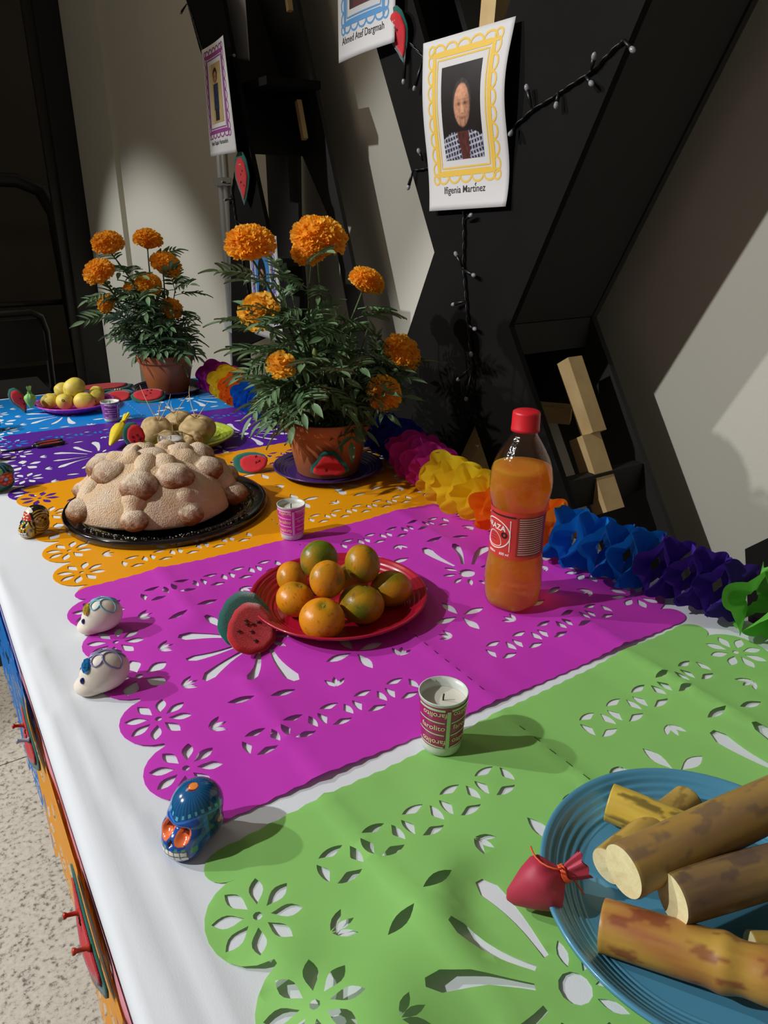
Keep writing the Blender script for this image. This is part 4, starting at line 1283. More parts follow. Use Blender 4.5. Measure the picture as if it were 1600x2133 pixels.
painted_skull('dark green painted ceramic skull with red flower at the left edge', (0.088, 1.362, 0.0016), math.radians(-165), 0.049, green_fn, wide=1.15)
painted_skull('plum painted ceramic skull cut by the left edge beside the blue sheet', (0.120, 1.775, 0.0010), math.radians(-150), 0.046, plum_fn, 120, 90)

m_waxs = M('ivory_wax', '#e2d8c8', 0.45, sss=0.35, spec=0.4)
def wax_skull(label, loc, rz, H, icing, gem, eye=True):
    t = thing('wax_skull', label, 'skull', loc, rz, 'white wax skulls')
    D, F = sphere_dirs(64, 44)
    c0 = np.array((0, 0, 0.4))
    sh = [((-0.10, 0, 0.48), (0.55, 0.46, 0.52)), ((0.15, 0, 0.30), (0.44, 0.42, 0.36)), ((0.36, 0, 0.14), (0.33, 0.35, 0.22))]
    rs = []
    for c, r in sh:
        r = np.array(r); o = (c0 - np.array(c)) / r; dd = D / r
        a = (dd ** 2).sum(1); b = (dd * o).sum(1); cc = (o ** 2).sum() - 1; q = b * b - a * cc
        rs.append(np.where(q > 0, (-b + np.sqrt(np.maximum(q, 0))) / a, 0.02))
    R = np.log(np.exp(14 * np.array(rs)).sum(0)) / 14 - 0.04
    P = c0 + D * R[:, None]
    P[:, 0] -= 0.03 * np.exp(-(((P[:, 1]) / 0.5) ** 2 + ((P[:, 2] - 0.38) / 0.12) ** 2)) * (P[:, 0] > 0.2)
    P[:, 2] = np.maximum(P[:, 2], 0)
    UP = P[P[:, 2] > 0.42].copy()
    PN = P.copy()
    P *= H
    obj('body', P, F, m_waxs, t)
    def surf(x, y, up=0.0):
        # height of the cranium above (x,y)
        d2 = (UP[:, 0] - x) ** 2 + (UP[:, 1] - y) ** 2 + 1e-5
        i4 = np.argsort(d2)[:4]; wt = 1 / d2[i4]
        return float((UP[i4, 2] * wt).sum() / wt.sum()) + up
    if eye:
        for s in (-1, 1):
            q = PN[np.argmin(((PN - np.array((0.47, s * 0.26, 0.43))) ** 2).sum(1))]
            ey = obj('eye', *ellip((q[0] * H, q[1] * H, q[2] * H), (0.060 * H, 0.05 * H, 0.085 * H), 16, 10), M('dark_blue_bead', '#23286e', 0.2), t)
    mi = M('icing' + icing, icing, 0.4)
    mb = MB()
    for s in (-1, 1):
        for (cx, cy, rx, ry) in ((-0.26, 0.20, 0.20, 0.15), (0.06, 0.18, 0.13, 0.12)):
            mb.add(tube([(lambda X, Y: (X * H, Y * H, surf(X, Y, 0.012) * H))(cx + rx * math.cos(a), s * (cy + ry * math.sin(a))) for a in np.linspace(0, 2 * PI, 25)], 0.022 * H, 6))
    mb.add(tube([(lambda X, Y: (X * H, Y * H, surf(X, Y, 0.015) * H))(0.26 - 0.8 * q, 0.03 * math.sin(9 * q)) for q in np.linspace(0, 1, 18)], 0.026 * H, 6))
    mb.build('icing_line', mi, t)
    gm = M('faceted_gem' + gem, gem, 0.08, metal=0.5, coat=1.0)
    gv = []
    gc = Vector((0.30 * H, 0.13 * H, surf(0.29, 0.13, -0.02) * H))
    n = Vector((0.72, 0.35, 0.62)).normalized(); a = n.orthogonal().normalized(); b = n.cross(a)
    for (r, h, k0, nn) in ((0.17, 0.0, 0, 8), (0.15, 0.05, 0.5, 8), (0.07, 0.10, 0, 8)):
        for k in range(nn):
            th = 2 * PI * (k + k0) / nn
            gv.append(tuple(gc + (a * math.cos(th) * r * 0.8 + b * math.sin(th) * r * 1.15 + n * h) * H))
    gf = []
    for l in range(2):
        for k in range(8):
            j = (k + 1) % 8
            gf += [(l * 8 + k, l * 8 + j, (l + 1) * 8 + k), (l * 8 + j, (l + 1) * 8 + j, (l + 1) * 8 + k)]
    gf.append(tuple(range(16, 24)))
    obj('gem', gv, gf, gm, t, False)
    return t
wax_skull('white wax skull with pale blue icing and golden gem', (0.125, 0.800, 0.0022), math.radians(164), 0.041, '#7fb6c8', '#d8b63c')
wax_skull('white wax skull with lilac icing and bright blue gem', (0.100, 0.683, 0.0012), math.radians(168), 0.044, '#8f8ab0', '#1583c8')
wax_skull('white wax skull cut by the left edge on the purple sheet', (0.090, 1.548, 0.0010), math.radians(-160), 0.036, '#c8c4bc', '#d8d8d8', False)

# ------------------------------------------------------------------ felt watermelon slices
m_rind = M('green_felt', '#1f5f54', 0.95, bump=(900, 0.8, 0.0008), sheen=0.3, spec=0.1)
m_flesh = M('red_felt', '#c8262e', 0.9, bump=(900, 0.8, 0.0008), sheen=0.3, spec=0.15, var=(40, 0.4, '#9c1c24'))
m_seed = M('black_thread', '#1d120f', 0.8)
def blob(kind, w, h, n=40):
    P = []
    for i in range(n):
        a = 2 * PI * i / n
        if kind == 'half':
            x = math.cos(a); y = math.sin(a)
            y = y if y < 0 else y * 0.45
        elif kind == 'tri':
            r = 0.86 + 0.14 * math.cos(3 * (a - PI / 2))
            x, y = r * math.cos(a), r * math.sin(a) * (0.95 if math.sin(a) > 0 else 0.8)
        elif kind == 'pear':
            r = 1 - 0.26 * (0.5 + 0.5 * math.sin(a + PI)) * abs(math.cos(a)); x, y = r * math.cos(a) * (1 - 0.42 * max(0, -math.sin(a))), r * math.sin(a)
        else:
            r = 1 + 0.06 * math.sin(2 * a + 1) + 0.04 * math.sin(3 * a); x, y = r * math.cos(a), r * math.sin(a)
        r2 = 1 + 0.015 * math.sin(11 * a)
        P.append((x * w / 2 * r2, y * h / 2 * r2))
    return P
def sheet_solid(poly, z0, z1, bend):
    """thick felt piece, tessellated on an inner ring so that it can bend"""
    n = len(poly); c = np.mean(np.array(poly), 0); rings = [1.0, 0.75, 0.5, 0.25]
    V = []; F = []
    for zz in (z0, z1):
        for q in rings:
            for p in poly:
                x, y = c + (np.array(p) - c) * q
                V.append((x, y, zz + bend(x, y)))
        V.append((c[0], c[1], zz + bend(*c)))
    m_ = len(rings) * n + 1
    for s in (0, 1):
        o = s * m_
        for q in range(len(rings) - 1):
            for i in range(n):
                j = (i + 1) % n
                f = (o + q * n + i, o + q * n + j, o + (q + 1) * n + j, o + (q + 1) * n + i)
                F.append(f if s else f[::-1])
        for i in range(n):
            j = (i + 1) % n; f = (o + 3 * n + i, o + 3 * n + j, o + 4 * n); F.append(f if s else f[::-1])
    for i in range(n):
        j = (i + 1) % n; F.append((i, j, m_ + j, m_ + i))
    return V, F
def melon(label, mtx, kind, w, h, seeds=5, bendk=0.0, offs=(0, 0), scl=0.8, pins=(), glitter=False):
    t = thing('felt_watermelon', label, 'felt slice', (0, 0, 0), 0, 'felt watermelon slices')
    t.matrix_world = mtx
    bend = lambda x, y: bendk * math.sin(y / h * 5.0) * h * 0.12 + abs(bendk) * 0.05 * h * math.sin(x / w * 4 + 1)
    obj('rind', *sheet_solid(blob(kind, w, h), 0, 0.0016, bend), m_rind, t)
    P = [(p[0] * scl + offs[0], p[1] * scl + offs[1]) for p in blob(kind, w, h)]
    obj('flesh', *sheet_solid(P, 0.0017, 0.0034, bend), m_flesh, t)
    r_ = random.Random(int(w * 1e5) + seeds)
    mb = MB()
    for k in range(seeds):
        sx = offs[0] + r_.uniform(-.22, .22) * w * scl; sy = offs[1] + r_.uniform(-.20, .20) * h * scl; a = r_.uniform(-.5, .5)
        for q in (a + PI / 4, a - PI / 4):
            l = 0.0030
            mb.add(tube([(sx - l * math.cos(q), sy - l * math.sin(q), 0.0036 + bend(sx, sy)), (sx, sy, 0.0043 + bend(sx, sy)), (sx + l * math.cos(q), sy + l * math.sin(q), 0.0036 + bend(sx, sy))], 0.0005, 5))
    if seeds: mb.build('stitched_seed', m_seed, t)
    for (px, py, pc) in pins:
        mp = M('pin' + pc, pc, 0.25, trans=0.3)
        z = 0.003 + bend(px, py)
        V, F = lathe([(0.0001, 0.0), (0.0030, 0.0), (0.0030, 0.0010), (0.0018, 0.0022), (0.0016, 0.0085), (0.0026, 0.0100), (0.0026, 0.0112), (0.0001, 0.0115)], 14)
        obj('push_pin', [(v[0] + px, v[1] + py, v[2] + z) for v in V], F, mp, t)
    if glitter:
        mg = M('glass_bead', '#c8b08a', 0.15)
        for k in range(3):
            obj('bead', *ellip((offs[0] + (k - 1) * 0.006, offs[1] + h * 0.26, 0.0050), (0.0024, 0.0030, 0.0022), 10, 8), mg, t)
    return t
# on the table
melon('large red felt watermelon slice leaning on the red plate rim', frame_mtx((0.262, 0.697, 0.022), (0.60, 0.66, 0.10), (-0.50, 0.40, 0.30)) @ Matrix.Rotation(0.0, 4, 'Z'), 'free', 0.088, 0.066, 7, 0.15, (-0.010, -0.011), 0.88)
melon('felt watermelon slice leaning on the large marigold pot', frame_mtx((0.5805, 1.0765, 0.040), (0.90, -0.44, 0.0), (0.10, 0.20, 0.97)), 'tri', 0.074, 0.056, 1, 0.05, (-0.001, -0.003), 0.83)
melon('felt watermelon slice lying between bread tray and purple saucer', frame_mtx((0.498, 1.235, 0.021), (0.75, -0.62, 0.05), (0.25, 0.45, 0.42)), 'half', 0.066, 0.062, 3, 0.3, (0.008, -0.004), 0.80)
melon('felt watermelon slice standing in front of the jicamas', frame_mtx((0.333, 1.415, 0.042), (0.93, -0.36, 0.02), (0.06, 0.05, 0.99)), 'pear', 0.044, 0.066, 6, 0.3, (0.006, 0.0), 0.84)
melon('folded felt watermelon slice left of the guava plate', frame_mtx((0.196, 1.905, 0.030), (0.70, -0.3, 0.25), (-0.35, 0.2, 0.9)), 'pear', 0.040, 0.066, 2, 0.7, (0.003, 0.0), 0.8)
melon('felt watermelon slice lying between guavas and the far pot', frame_mtx((0.430, 1.925, 0.012), (0.97, -0.2, 0.0), (0.1, 0.75, 0.32)), 'half', 0.074, 0.072, 0, 0.3, (0.0, -0.004), 0.78, glitter=True)
melon('felt watermelon slice with dark seeds in front of the far pot', frame_mtx((0.492, 1.872, 0.014), (0.95, -0.2, 0.0), (0.1, 0.75, 0.35)), 'half', 0.088, 0.066, 4, 0.3, (0.0, 0.004), 0.84)
melon('big felt watermelon slice lying behind the guava plate', frame_mtx((0.420, 2.036, 0.010), (0.97, -0.16, 0.0), (0.1, 0.8, 0.05)), 'half', 0.15, 0.075, 0, 0.2, (0.0, 0.006), 0.8)
# on the letters
melon('felt watermelon slice pinned to the big letter X beside the upper portrait', frame_mtx((0.878, 1.318, 0.752), (0.0, -0.97, 0.20), (-0.1, 0.22, 0.97)), 'pear', 0.068, 0.092, 4, 0.25, (0.001, 0.0), 0.80, glitter=True)
melon('felt watermelon slice pinned to the far letter below the left portrait', frame_mtx((0.874, 2.085, 0.530), (0.0, -0.995, 0.02), (0.0, 0.03, 1)), 'pear', 0.115, 0.135, 5, 0.15, (0.0, 0.0), 0.78, glitter=True)
# on the front side of the table
XS2 = TX0 - 0.0125
for (lb, yy, zz, sz, pc) in (('nearest felt watermelon slice pinned on the table side above orange paper', 0.430, -0.020, 0.120, ('#d2452c', '#c0382a')),
                             ('felt watermelon slice pinned on the table side below the blue-gem skull', 0.685, -0.022, 0.115, ('#b9c0d6', '#c0382a')),
                             ('felt watermelon slice pinned on the table side at the left edge', 1.045, -0.020, 0.110, ('#c9c4bc', '#c0382a'))):
    melon(lb, frame_mtx((XS2 - 0.001, yy, zz), (0, -1, 0.0), (0.30, 0, 1)), 'half', sz, 0.050, 2, 0.5, (0, -0.002), 0.80, ((-0.018, -0.006, pc[1]), (0.026, 0.006, pc[0])))

# ------------------------------------------------------------------ scissors
t = thing('scissors', 'black and red handled scissors lying on the purple sheet', 'scissors', (0.175, 1.596, 0.0018), 0.05)
m_bl = M('blade_steel', '#5a5a5e', 0.3, 0.9); m_hr = M('red_handle', '#b83a34', 0.4); m_hk = M('black_handle', '#131313', 0.4)
for s in (-1, 1):
    bl = prism([(-0.085, s * 0.001), (-0.02, s * 0.0065), (0.008, s * 0.005), (0.008, -s * 0.003), (-0.02, -s * 0.002)], 0.0 if s > 0 else 0.0012, 0.0011 if s > 0 else 0.0023)
    obj('blade', *bl, m_bl, t, False)
    obj('handle', *tube([(0.005 + 0.026 + 0.026 * math.cos(a), s * (0.009 + 0.0075 * math.sin(a)), 0.003) for a in np.linspace(0, 2 * PI, 25)], 0.0032, 8, False), m_hk, t)
    obj('grip', *tube([(0.031 + 0.020 * math.cos(a), s * (0.009 + 0.0042 * math.sin(a)), 0.0032) for a in np.linspace(0, 2 * PI, 25)], 0.0022, 8, False), m_hr, t)
obj('pivot', *lathe([(0.0001, 0.0042), (0.003, 0.0038), (0.0032, 0.0022)], 12), m_bl, t)

# ------------------------------------------------------------------ guavas and jicamas
m_gua = M('guava_skin', '#d8c74e', 0.5, vcol=True, bump=(260, 0.35, 0.0007))
def guava(label, c, r, seed, rot):
    D, F = sphere_dirs(32, 22); V = []; C = []
    for d in D:
        k = 1 + 0.05 * ns(d[0] * 1.6 + seed, d[1] * 1.6, d[2] * 1.6)
        V.append((d[0] * r * 1.15 * k, d[1] * r * k * 0.98, d[2] * r * k * 0.96))
        w = min(1, max(0, 0.4 + 0.8 * ns(d[0] * 2, d[1] * 2 + seed, d[2] * 2)))
        C.append(c_('#dccb52') * (1 - w) + c_('#cfae4c') * w if ns(d[0] * 8 + seed, d[1] * 8, d[2] * 8) < 0.5 else c_('#a8a83a'))
    t = thing('guava', label, 'guava', c, 0, 'guavas on the pink plate'); t.rotation_euler = rot
    obj('skin', V, F, m_gua, t, True, C)
    obj('blossom_end', *lathe([(0.0001, -0.0005), (0.0022, 0.0002), (0.0032, 0.0016), (0.0016, 0.0012)], 10), M('dried_sepal', '#4a4024', 0.8), t).matrix_local = Matrix.Translation((r * 1.13, 0, 0)) @ Matrix.Rotation(PI / 2, 4, 'Y')
gz = 0.0008 + 0.0024
guava('guava at the left end of the pile', (0.262, 1.893, gz + 0.0200), 0.0190, 1, (0, 0.2, 2.6))
guava('mottled guava with dark blossom end at the front left of the pile', (0.290, 1.862, gz + 0.0215), 0.0205, 2, (0.1, -0.35, -1.9))
guava('guava half hidden at the back left of the pile', (0.300, 1.925, gz + 0.0345), 0.0210, 3, (0, 0.3, 1.0))
guava('large guava on top of the pile', (0.319, 1.880, gz + 0.0480), 0.0245, 4, (0, 0.4, -2.5))
guava('guava lying at the front of the pile', (0.331, 1.845, gz + 0.0205), 0.0220, 5, (0, 0.1, -0.2))
guava('guava at the front right of the pile', (0.362, 1.872, gz + 0.0205), 0.0210, 6, (0, -0.2, 0.6))
guava('guava at the back right of the pile against the rim', (0.374, 1.905, gz + 0.0225), 0.0190, 7, (0.3, 0.5, 1.4))
m_jic = M('jicama_skin', '#b99c6c', 0.75, vcol=True, bump=(130, 0.6, 0.0012))
def jicama(label, c, r, seed, rot, roots):
    D, F = sphere_dirs(44, 30); V = []; C = []
    for d in D:
        az = math.atan2(d[1], d[0])
        k = 1 + 0.05 * math.cos(4 * az + seed) * math.sqrt(max(0, 1 - d[2] ** 2)) + 0.06 * ns(d[0] * 2 + seed, d[1] * 2, d[2] * 2)
        z = d[2] * 0.82 - (0.12 * math.exp(-((math.hypot(d[0], d[1])) / 0.25) ** 2) if d[2] > 0 else 0)
        V.append((d[0] * r * k, d[1] * r * k, z * r * k))
        w = min(1, max(0, 0.45 + 0.8 * ns(d[0] * 3, d[1] * 3 + seed, d[2] * 6)))
        C.append(c_('#c2a878') * (1 - w) + c_('#9c7f50') * w)
    t = thing('jicama', label, 'jicama', c, 0, 'jicamas on the lime green plate'); t.rotation_euler = rot
    obj('tuber', V, F, m_jic, t, True, C)
    r_ = random.Random(seed * 7 + 1)
    mr = M('dry_root', '#c9b184', 0.8)
    for k in range(roots):
        a = r_.uniform(0, 2 * PI); l = r_.uniform(0.035, 0.080); bx, by = math.cos(a), math.sin(a)
        cu = r_.uniform(-1, 1)
        pts = [(0.0015 * bx + bx * l * s * 0.8 - by * cu * l * 0.4 * s * s, 0.0015 * by + by * l * s * 0.8 + bx * cu * l * 0.4 * s * s, r * 0.66 + l * (s * 0.9 - 0.35 * s * s)) for s in np.linspace(0, 1, 9)]
        obj('root', *tube(pts, [0.0011 - 0.00080 * i / 8 for i in range(9)], 6), mr, t)
    return t
jz = 0.0012 + 0.0024
jicama('large jicama with upright rootlets at the right of the pile', (0.467, 1.432, jz + 0.0320), 0.0365, 1, (0.15, -0.1, 0.3), 4)
jicama('jicama at the left of the pile behind the felt slice', (0.396, 1.474, jz + 0.0300), 0.0330, 2, (0.2, -0.35, 1.3), 4)
jicama('jicama at the back middle of the pile', (0.452, 1.508, jz + 0.0300), 0.0310, 3, (-0.1, 0.2, 2.0), 4)
jicama('small jicama at the front of the pile behind the glass candle', (0.398, 1.400, jz + 0.0260), 0.0245, 4, (0.3, 0.5, 0.3), 1)
jicama('small brown jicama between the two front ones', (0.440, 1.380, jz + 0.0285), 0.0175, 5, (0.6, -0.6, 0.3), 1)
# ------------------------------------------------------------------ marigold plants
m_petal = M('marigold_petal', '#f29a10', 0.6, vcol=True, transl=0.38, spec=0.2)
m_leafm = M('marigold_leaf', '#3d5a35', 0.55, vcol=True, transl=0.15)
m_stem = M('marigold_stem', '#44592f', 0.6)
m_pot = M('terracotta_plastic', '#b5693c', 0.45, var=(8, 0.2), bump=(200, 0.1))
m_soil = M('potting_soil', '#2a1f17', 0.95, bump=(150, 1.0, 0.004), var=(60, 0.6, '#4a3828'))

def blossom_mesh(seed, n=230, loose=False):
    r_ = random.Random(seed); V = []; F = []; C = []
    ca = np.array(lin('#ffc336')); cb = np.array(lin('#ffb632')); cy = np.array(lin('#ffdc6a'))
    for i in range(n):
        t_ = (i + 0.5) / n
        pol = math.acos(1 - t_ * (1.42 if not loose else 1.15)); az = i * 2.399963 + r_.uniform(-.2, .2)
        d = Vector((math.sin(pol) * math.cos(az), math.sin(pol) * math.sin(az), math.cos(pol)))
        tng = d.orthogonal().normalized(); q = r_.uniform(0, 2 * PI)
        if loose: tng = Vector((0, 0, 1)).cross(d).normalized(); q = r_.uniform(-.3, .3)
        bt = d.cross(tng); tng, bt = tng * math.cos(q) + bt * math.sin(q), bt * math.cos(q) - tng * math.sin(q)
        R1 = r_.uniform(0.90, 1.06); R0 = 0.70
        w = r_.uniform(0.11, 0.17) if not loose else r_.uniform(0.20, 0.30)
        k0 = len(V); cols_ = 6; rows = 3
        ph = r_.uniform(0, 6); lean = r_.uniform(-.10, .10)
        cc = ca * 0.6 + (cb if r_.random() < 0.45 else cy) * 0.4
        for b in range(rows + 1):
            s = b / rows
            for a in range(cols_ + 1):
                u = a / cols_ * 2 - 1
                ww = w * (0.35 + 0.65 * s ** 0.7)
                ruf = 0.055 * s * s * math.sin(u * 5.0 + ph) + lean * s * s + 0.05 * s * (u * u)
                rad = R0 + (R1 - R0) * s - 0.05 * s * u * u + 0.02 * s * math.sin(u * 7 + ph * 2)
                p = d * rad + tng * (u * ww) + bt * ruf
                V.append((p.x, p.y, p.z * 0.74))
                C.append(cb * (1 - s) + cc * s)
        for b in range(rows):
            for a in range(cols_):
                i0 = k0 + b * (cols_ + 1) + a
                F.append((i0, i0 + 1, i0 + cols_ + 2, i0 + cols_ + 1))
    return V, F, C
def make_mesh(name, V, F, C, mat):
    o = obj(name, V, F, mat, None, True, C); me = o.data
    bpy.data.objects.remove(o); return me
BM = [make_mesh('blossom', *blossom_mesh(s, 240), m_petal) for s in (1, 2, 3)]
BL = [make_mesh('blossom', *blossom_mesh(s, 46, True), m_petal) for s in (4, 5)]
cal = lathe([(0.0001, -0.62), (0.10, -0.60), (0.17, -0.45), (0.24, -0.25), (0.42, -0.05), (0.34, 0.05)], 14)
CM = make_mesh('calyx', cal[0], cal[1], np.tile(lin('#4a5a2c'), (len(cal[0]), 1)), m_leafm)
core = ellip((0, 0, 0.02), (0.80, 0.80, 0.58), 24, 14)
KM = make_mesh('petal_core', core[0], core[1], np.tile(lin('#f9a322'), (len(core[0]), 1)), m_petal)

def frond_mesh(seed):
    r_ = random.Random(seed); V = []; F = []; C = []
    g1 = np.array(lin('#6a885e')); g2 = np.array(lin('#4f6d48')); g3 = np.array(lin('#88a472'))
    L = 1.0; n = 6
    def rach(s): return Vector((s * L, 0.04 * math.sin(s * 3 + seed), 0.16 * s - 0.30 * s * s))
    T = tube([rach(i / 8) for i in range(9)], [0.014 - 0.001 * i for i in range(9)], 4)
    V += list(T[0]); F += list(T[1]); C += [g3] * len(T[0])
    def leaflet(o, d, nrm, l, w, colr):
        k = len(V); side = d.cross(nrm).normalized(); m_ = 5
        for i in range(m_ + 1):
            s = i / m_; ww = w * math.sin(PI * (0.06 + 0.94 * s) ** 0.8) * (1 if i < m_ else 0.05)
            c = o + d * l * s - nrm * l * 0.22 * s * s
            for q in (-1, 0, 1):
                V.append(tuple(c + side * q * ww + nrm * (0.012 if q == 0 else 0.03) * (0 if q == 0 else 1)))
                C.append(colr)
        for i in range(m_):
            for q in range(2):
                a = k + i * 3 + q
                F.append((a, a + 1, a + 4, a + 3))
    for i in range(1, n + 1):
        s = 0.16 + 0.80 * i / (n + 0.6)
        for sd in (-1, 1):
            a = sd * r_.uniform(0.75, 1.05)
            d = Vector((math.cos(a), math.sin(a), r_.uniform(-.12, .12))).normalized()
            leaflet(rach(s), d, Vector((0, 0, 1)), r_.uniform(0.30, 0.44) * (1.1 - 0.4 * abs(s - 0.5)), r_.uniform(0.036, 0.055), g1 if r_.random() < 0.6 else g2)
    leaflet(rach(1.0), Vector((1, 0, -0.3)).normalized(), Vector((0.3, 0, 1)).normalized(), 0.42, 0.07, g1)
    return V, F, C
FM = [make_mesh('leaf', *frond_mesh(s), m_leafm) for s in (1, 2, 3, 4, 5)]

def inst(me, name, parent, mtx):
    o = bpy.data.objects.new(name, me); COL.objects.link(o); o.parent = parent; o.matrix_local = mtx
    return o

def marigold(label, potlabel, loc, rt_, rb, H, flowers, bush, nfr, seed, fsize, extra):
    t = thing('potted_marigold', label, 'plant', loc)
    rim = H * 0.78
    pot = obj('pot', *lathe([(0.0001, 0.0), (rb * 0.95, 0.0), (rb, 0.002), (rb + (rt_ - rb) * 0.72, rim - 0.004), (rb + (rt_ - rb) * 0.76, rim), (rt_ * 0.965, rim + 0.001), (rt_, rim + 0.004), (rt_, H - 0.002), (rt_ - 0.001, H), (rt_ - 0.003, H - 0.001), (rt_ - 0.006, rim), (rt_ * 0.85, H * 0.72), (rb * 0.9, 0.006), (0.0001, 0.006)], 72), m_pot, t)
    pot['label'] = 'terracotta plastic pot'
    D = []
    soil = [(0.0001, H * 0.86), (rt_ * 0.5, H * 0.85), (rt_ * 0.93, H * 0.82)]
    obj('soil', *lathe(soil, 40, lambda a, z: 1.0), m_soil, t)
    r_ = random.Random(seed)
    L0 = Vector(loc)
    stems = []
    def stem(p1, rad, bulge):
        p0 = Vector((r_.uniform(-.35, .35) * rt_, r_.uniform(-.35, .35) * rt_, H * 0.82))
        mid = p0.lerp(p1, 0.5) + Vector((r_.uniform(-.02, .02), r_.uniform(-.02, .02), bulge))
        pts = [(p0 * (1 - s) ** 2 + mid * 2 * s * (1 - s) + p1 * s * s) for s in np.linspace(0, 1, 12)]
        stems.append(pts)
        obj('stem', *tube(pts, [rad * (1 - 0.35 * i / 11) for i in range(12)], 6), m_stem, t)
        return pts
    for i, (px, py, pz, r, kind, ax) in enumerate(flowers):
        c = Vector((px, py, pz)) - L0
        a = Vector(ax).normalized()
        end = c - a * r * 0.52
        pts = stem(end, 0.0026, 0.02)
        q = Vector((0, 0, 1)).rotation_difference(a).to_matrix().to_4x4() @ Matrix.Rotation(r_.uniform(0, 6), 4, 'Z')
        mt = Matrix.Translation(c) @ q @ Matrix.Scale(r, 4)
        b = inst((BL if kind else BM)[i % (2 if kind else 3)], 'blossom', t, mt)
        inst(KM, 'petal_core', b, Matrix.Identity(4) if not kind else Matrix.Scale(0.82, 4))
        inst(CM, 'calyx', b, Matrix.Identity(4))
    (bx, by, bz), (rx, ry, rz) = bush
    for i in range(extra):
        while True:
            d = Vector((r_.uniform(-1, 1), r_.uniform(-1, 1), r_.uniform(-0.9, 1)))
            if 0.5 < d.length < 1: break
        p = Vector((bx + d.x * rx, by + d.y * ry, bz + d.z * rz)) - L0
        stem(p, 0.0018, 0.01)
    for i in range(nfr):
        st = stems[r_.randrange(len(stems))]
        k = r_.uniform(2.0, 10.6); a = st[int(k)].lerp(st[int(k) + 1], k % 1)
        az = r_.uniform(0, 2 * PI); el = r_.uniform(-0.45, 0.75)
        out = Vector((a.x, a.y, 0))
        d = Vector((math.cos(az) * math.cos(el), math.sin(az) * math.cos(el), math.sin(el)))
        if out.length > 0.02 and r_.random() < 0.7: d = (d + out.normalized() * 0.8).normalized()
        if a.z < H * 1.1: d.z = abs(d.z) + 0.3; d.normalize()
        side = Vector((0, 0, 1)).cross(d)
        side = side.normalized() if side.length > 1e-3 else Vector((1, 0, 0))
        up = d.cross(side)
        mt = Matrix((d, side, up)).transposed().to_4x4()
        mt = Matrix.Translation(a) @ mt @ Matrix.Rotation(r_.uniform(-.6, .6), 4, 'X') @ Matrix.Scale(fsize * r_.uniform(0.7, 1.15), 4)
        inst(FM[r_.randrange(5)], 'leaf', t, mt)
    for i in range(3):
        st = stems[-1 - i]; p = st[-1]
        b = lathe([(0.0001, 0), (0.003, 0.001), (0.0042, 0.006), (0.0045, 0.012), (0.003, 0.018), (0.0001, 0.020)], 10)
        obj('bud', [(v[0] + p.x, v[1] + p.y, v[2] + p.z) for v in b[0]], b[1], M('green_bud', '#7c8c4c', 0.6), t)
    return t

marigold('large bushy potted marigold with orange blossoms on the purple saucer', '', (0.618, 1.152, 0.0040), 0.080, 0.058, 0.104,
    [(0.479, 1.130, 0.405, 0.0400, 0, (-0.15, -0.25, 1)), (0.600, 1.130, 0.412, 0.0470, 0, (0.05, -0.25, 1)), (0.574, 1.115, 0.395, 0.0300, 0, (-0.5, -0.4, 0.8)), (0.727, 1.190, 0.334, 0.0340, 0, (0.3, -0.3, 0.9)),
     (0.497, 1.150, 0.300, 0.0360, 1, (-0.5, -0.6, 0.6)), (0.493, 1.070, 0.226, 0.0255, 1, (-0.2, -0.7, 0.8)), (0.741, 1.095, 0.218, 0.0385, 0, (0.25, -0.75, 0.75)), (0.676, 1.050, 0.163, 0.0330, 0, (0.1, -0.9, 0.55))],
    ((0.610, 1.148, 0.235), (0.130, 0.125, 0.125)), 230, 11, 0.082, 20)
marigold('smaller potted marigold with orange blossoms at the far table end', '', (0.567, 1.945, 0.0032), 0.0735, 0.052, 0.100,
    [(0.458, 1.950, 0.374, 0.0390, 0, (-0.2, -0.3, 1)), (0.561, 1.970, 0.380, 0.0365, 0, (0.1, -0.2, 1)), (0.424, 1.930, 0.311, 0.0390, 0, (-0.5, -0.3, 0.9)), (0.588, 1.930, 0.322, 0.0400, 0, (0.3, -0.4, 0.8)),
     (0.530, 1.900, 0.281, 0.0330, 0, (0.0, -0.6, 0.8)), (0.482, 1.905, 0.274, 0.0135, 1, (-0.3, -0.5, 0.8)), (0.436, 1.950, 0.235, 0.0255, 0, (-0.8, -0.3, 0.5)), (0.586, 1.910, 0.218, 0.0285, 0, (0.2, -0.8, 0.6))],
    ((0.545, 1.945, 0.215), (0.095, 0.085, 0.10)), 130, 23, 0.082, 10)

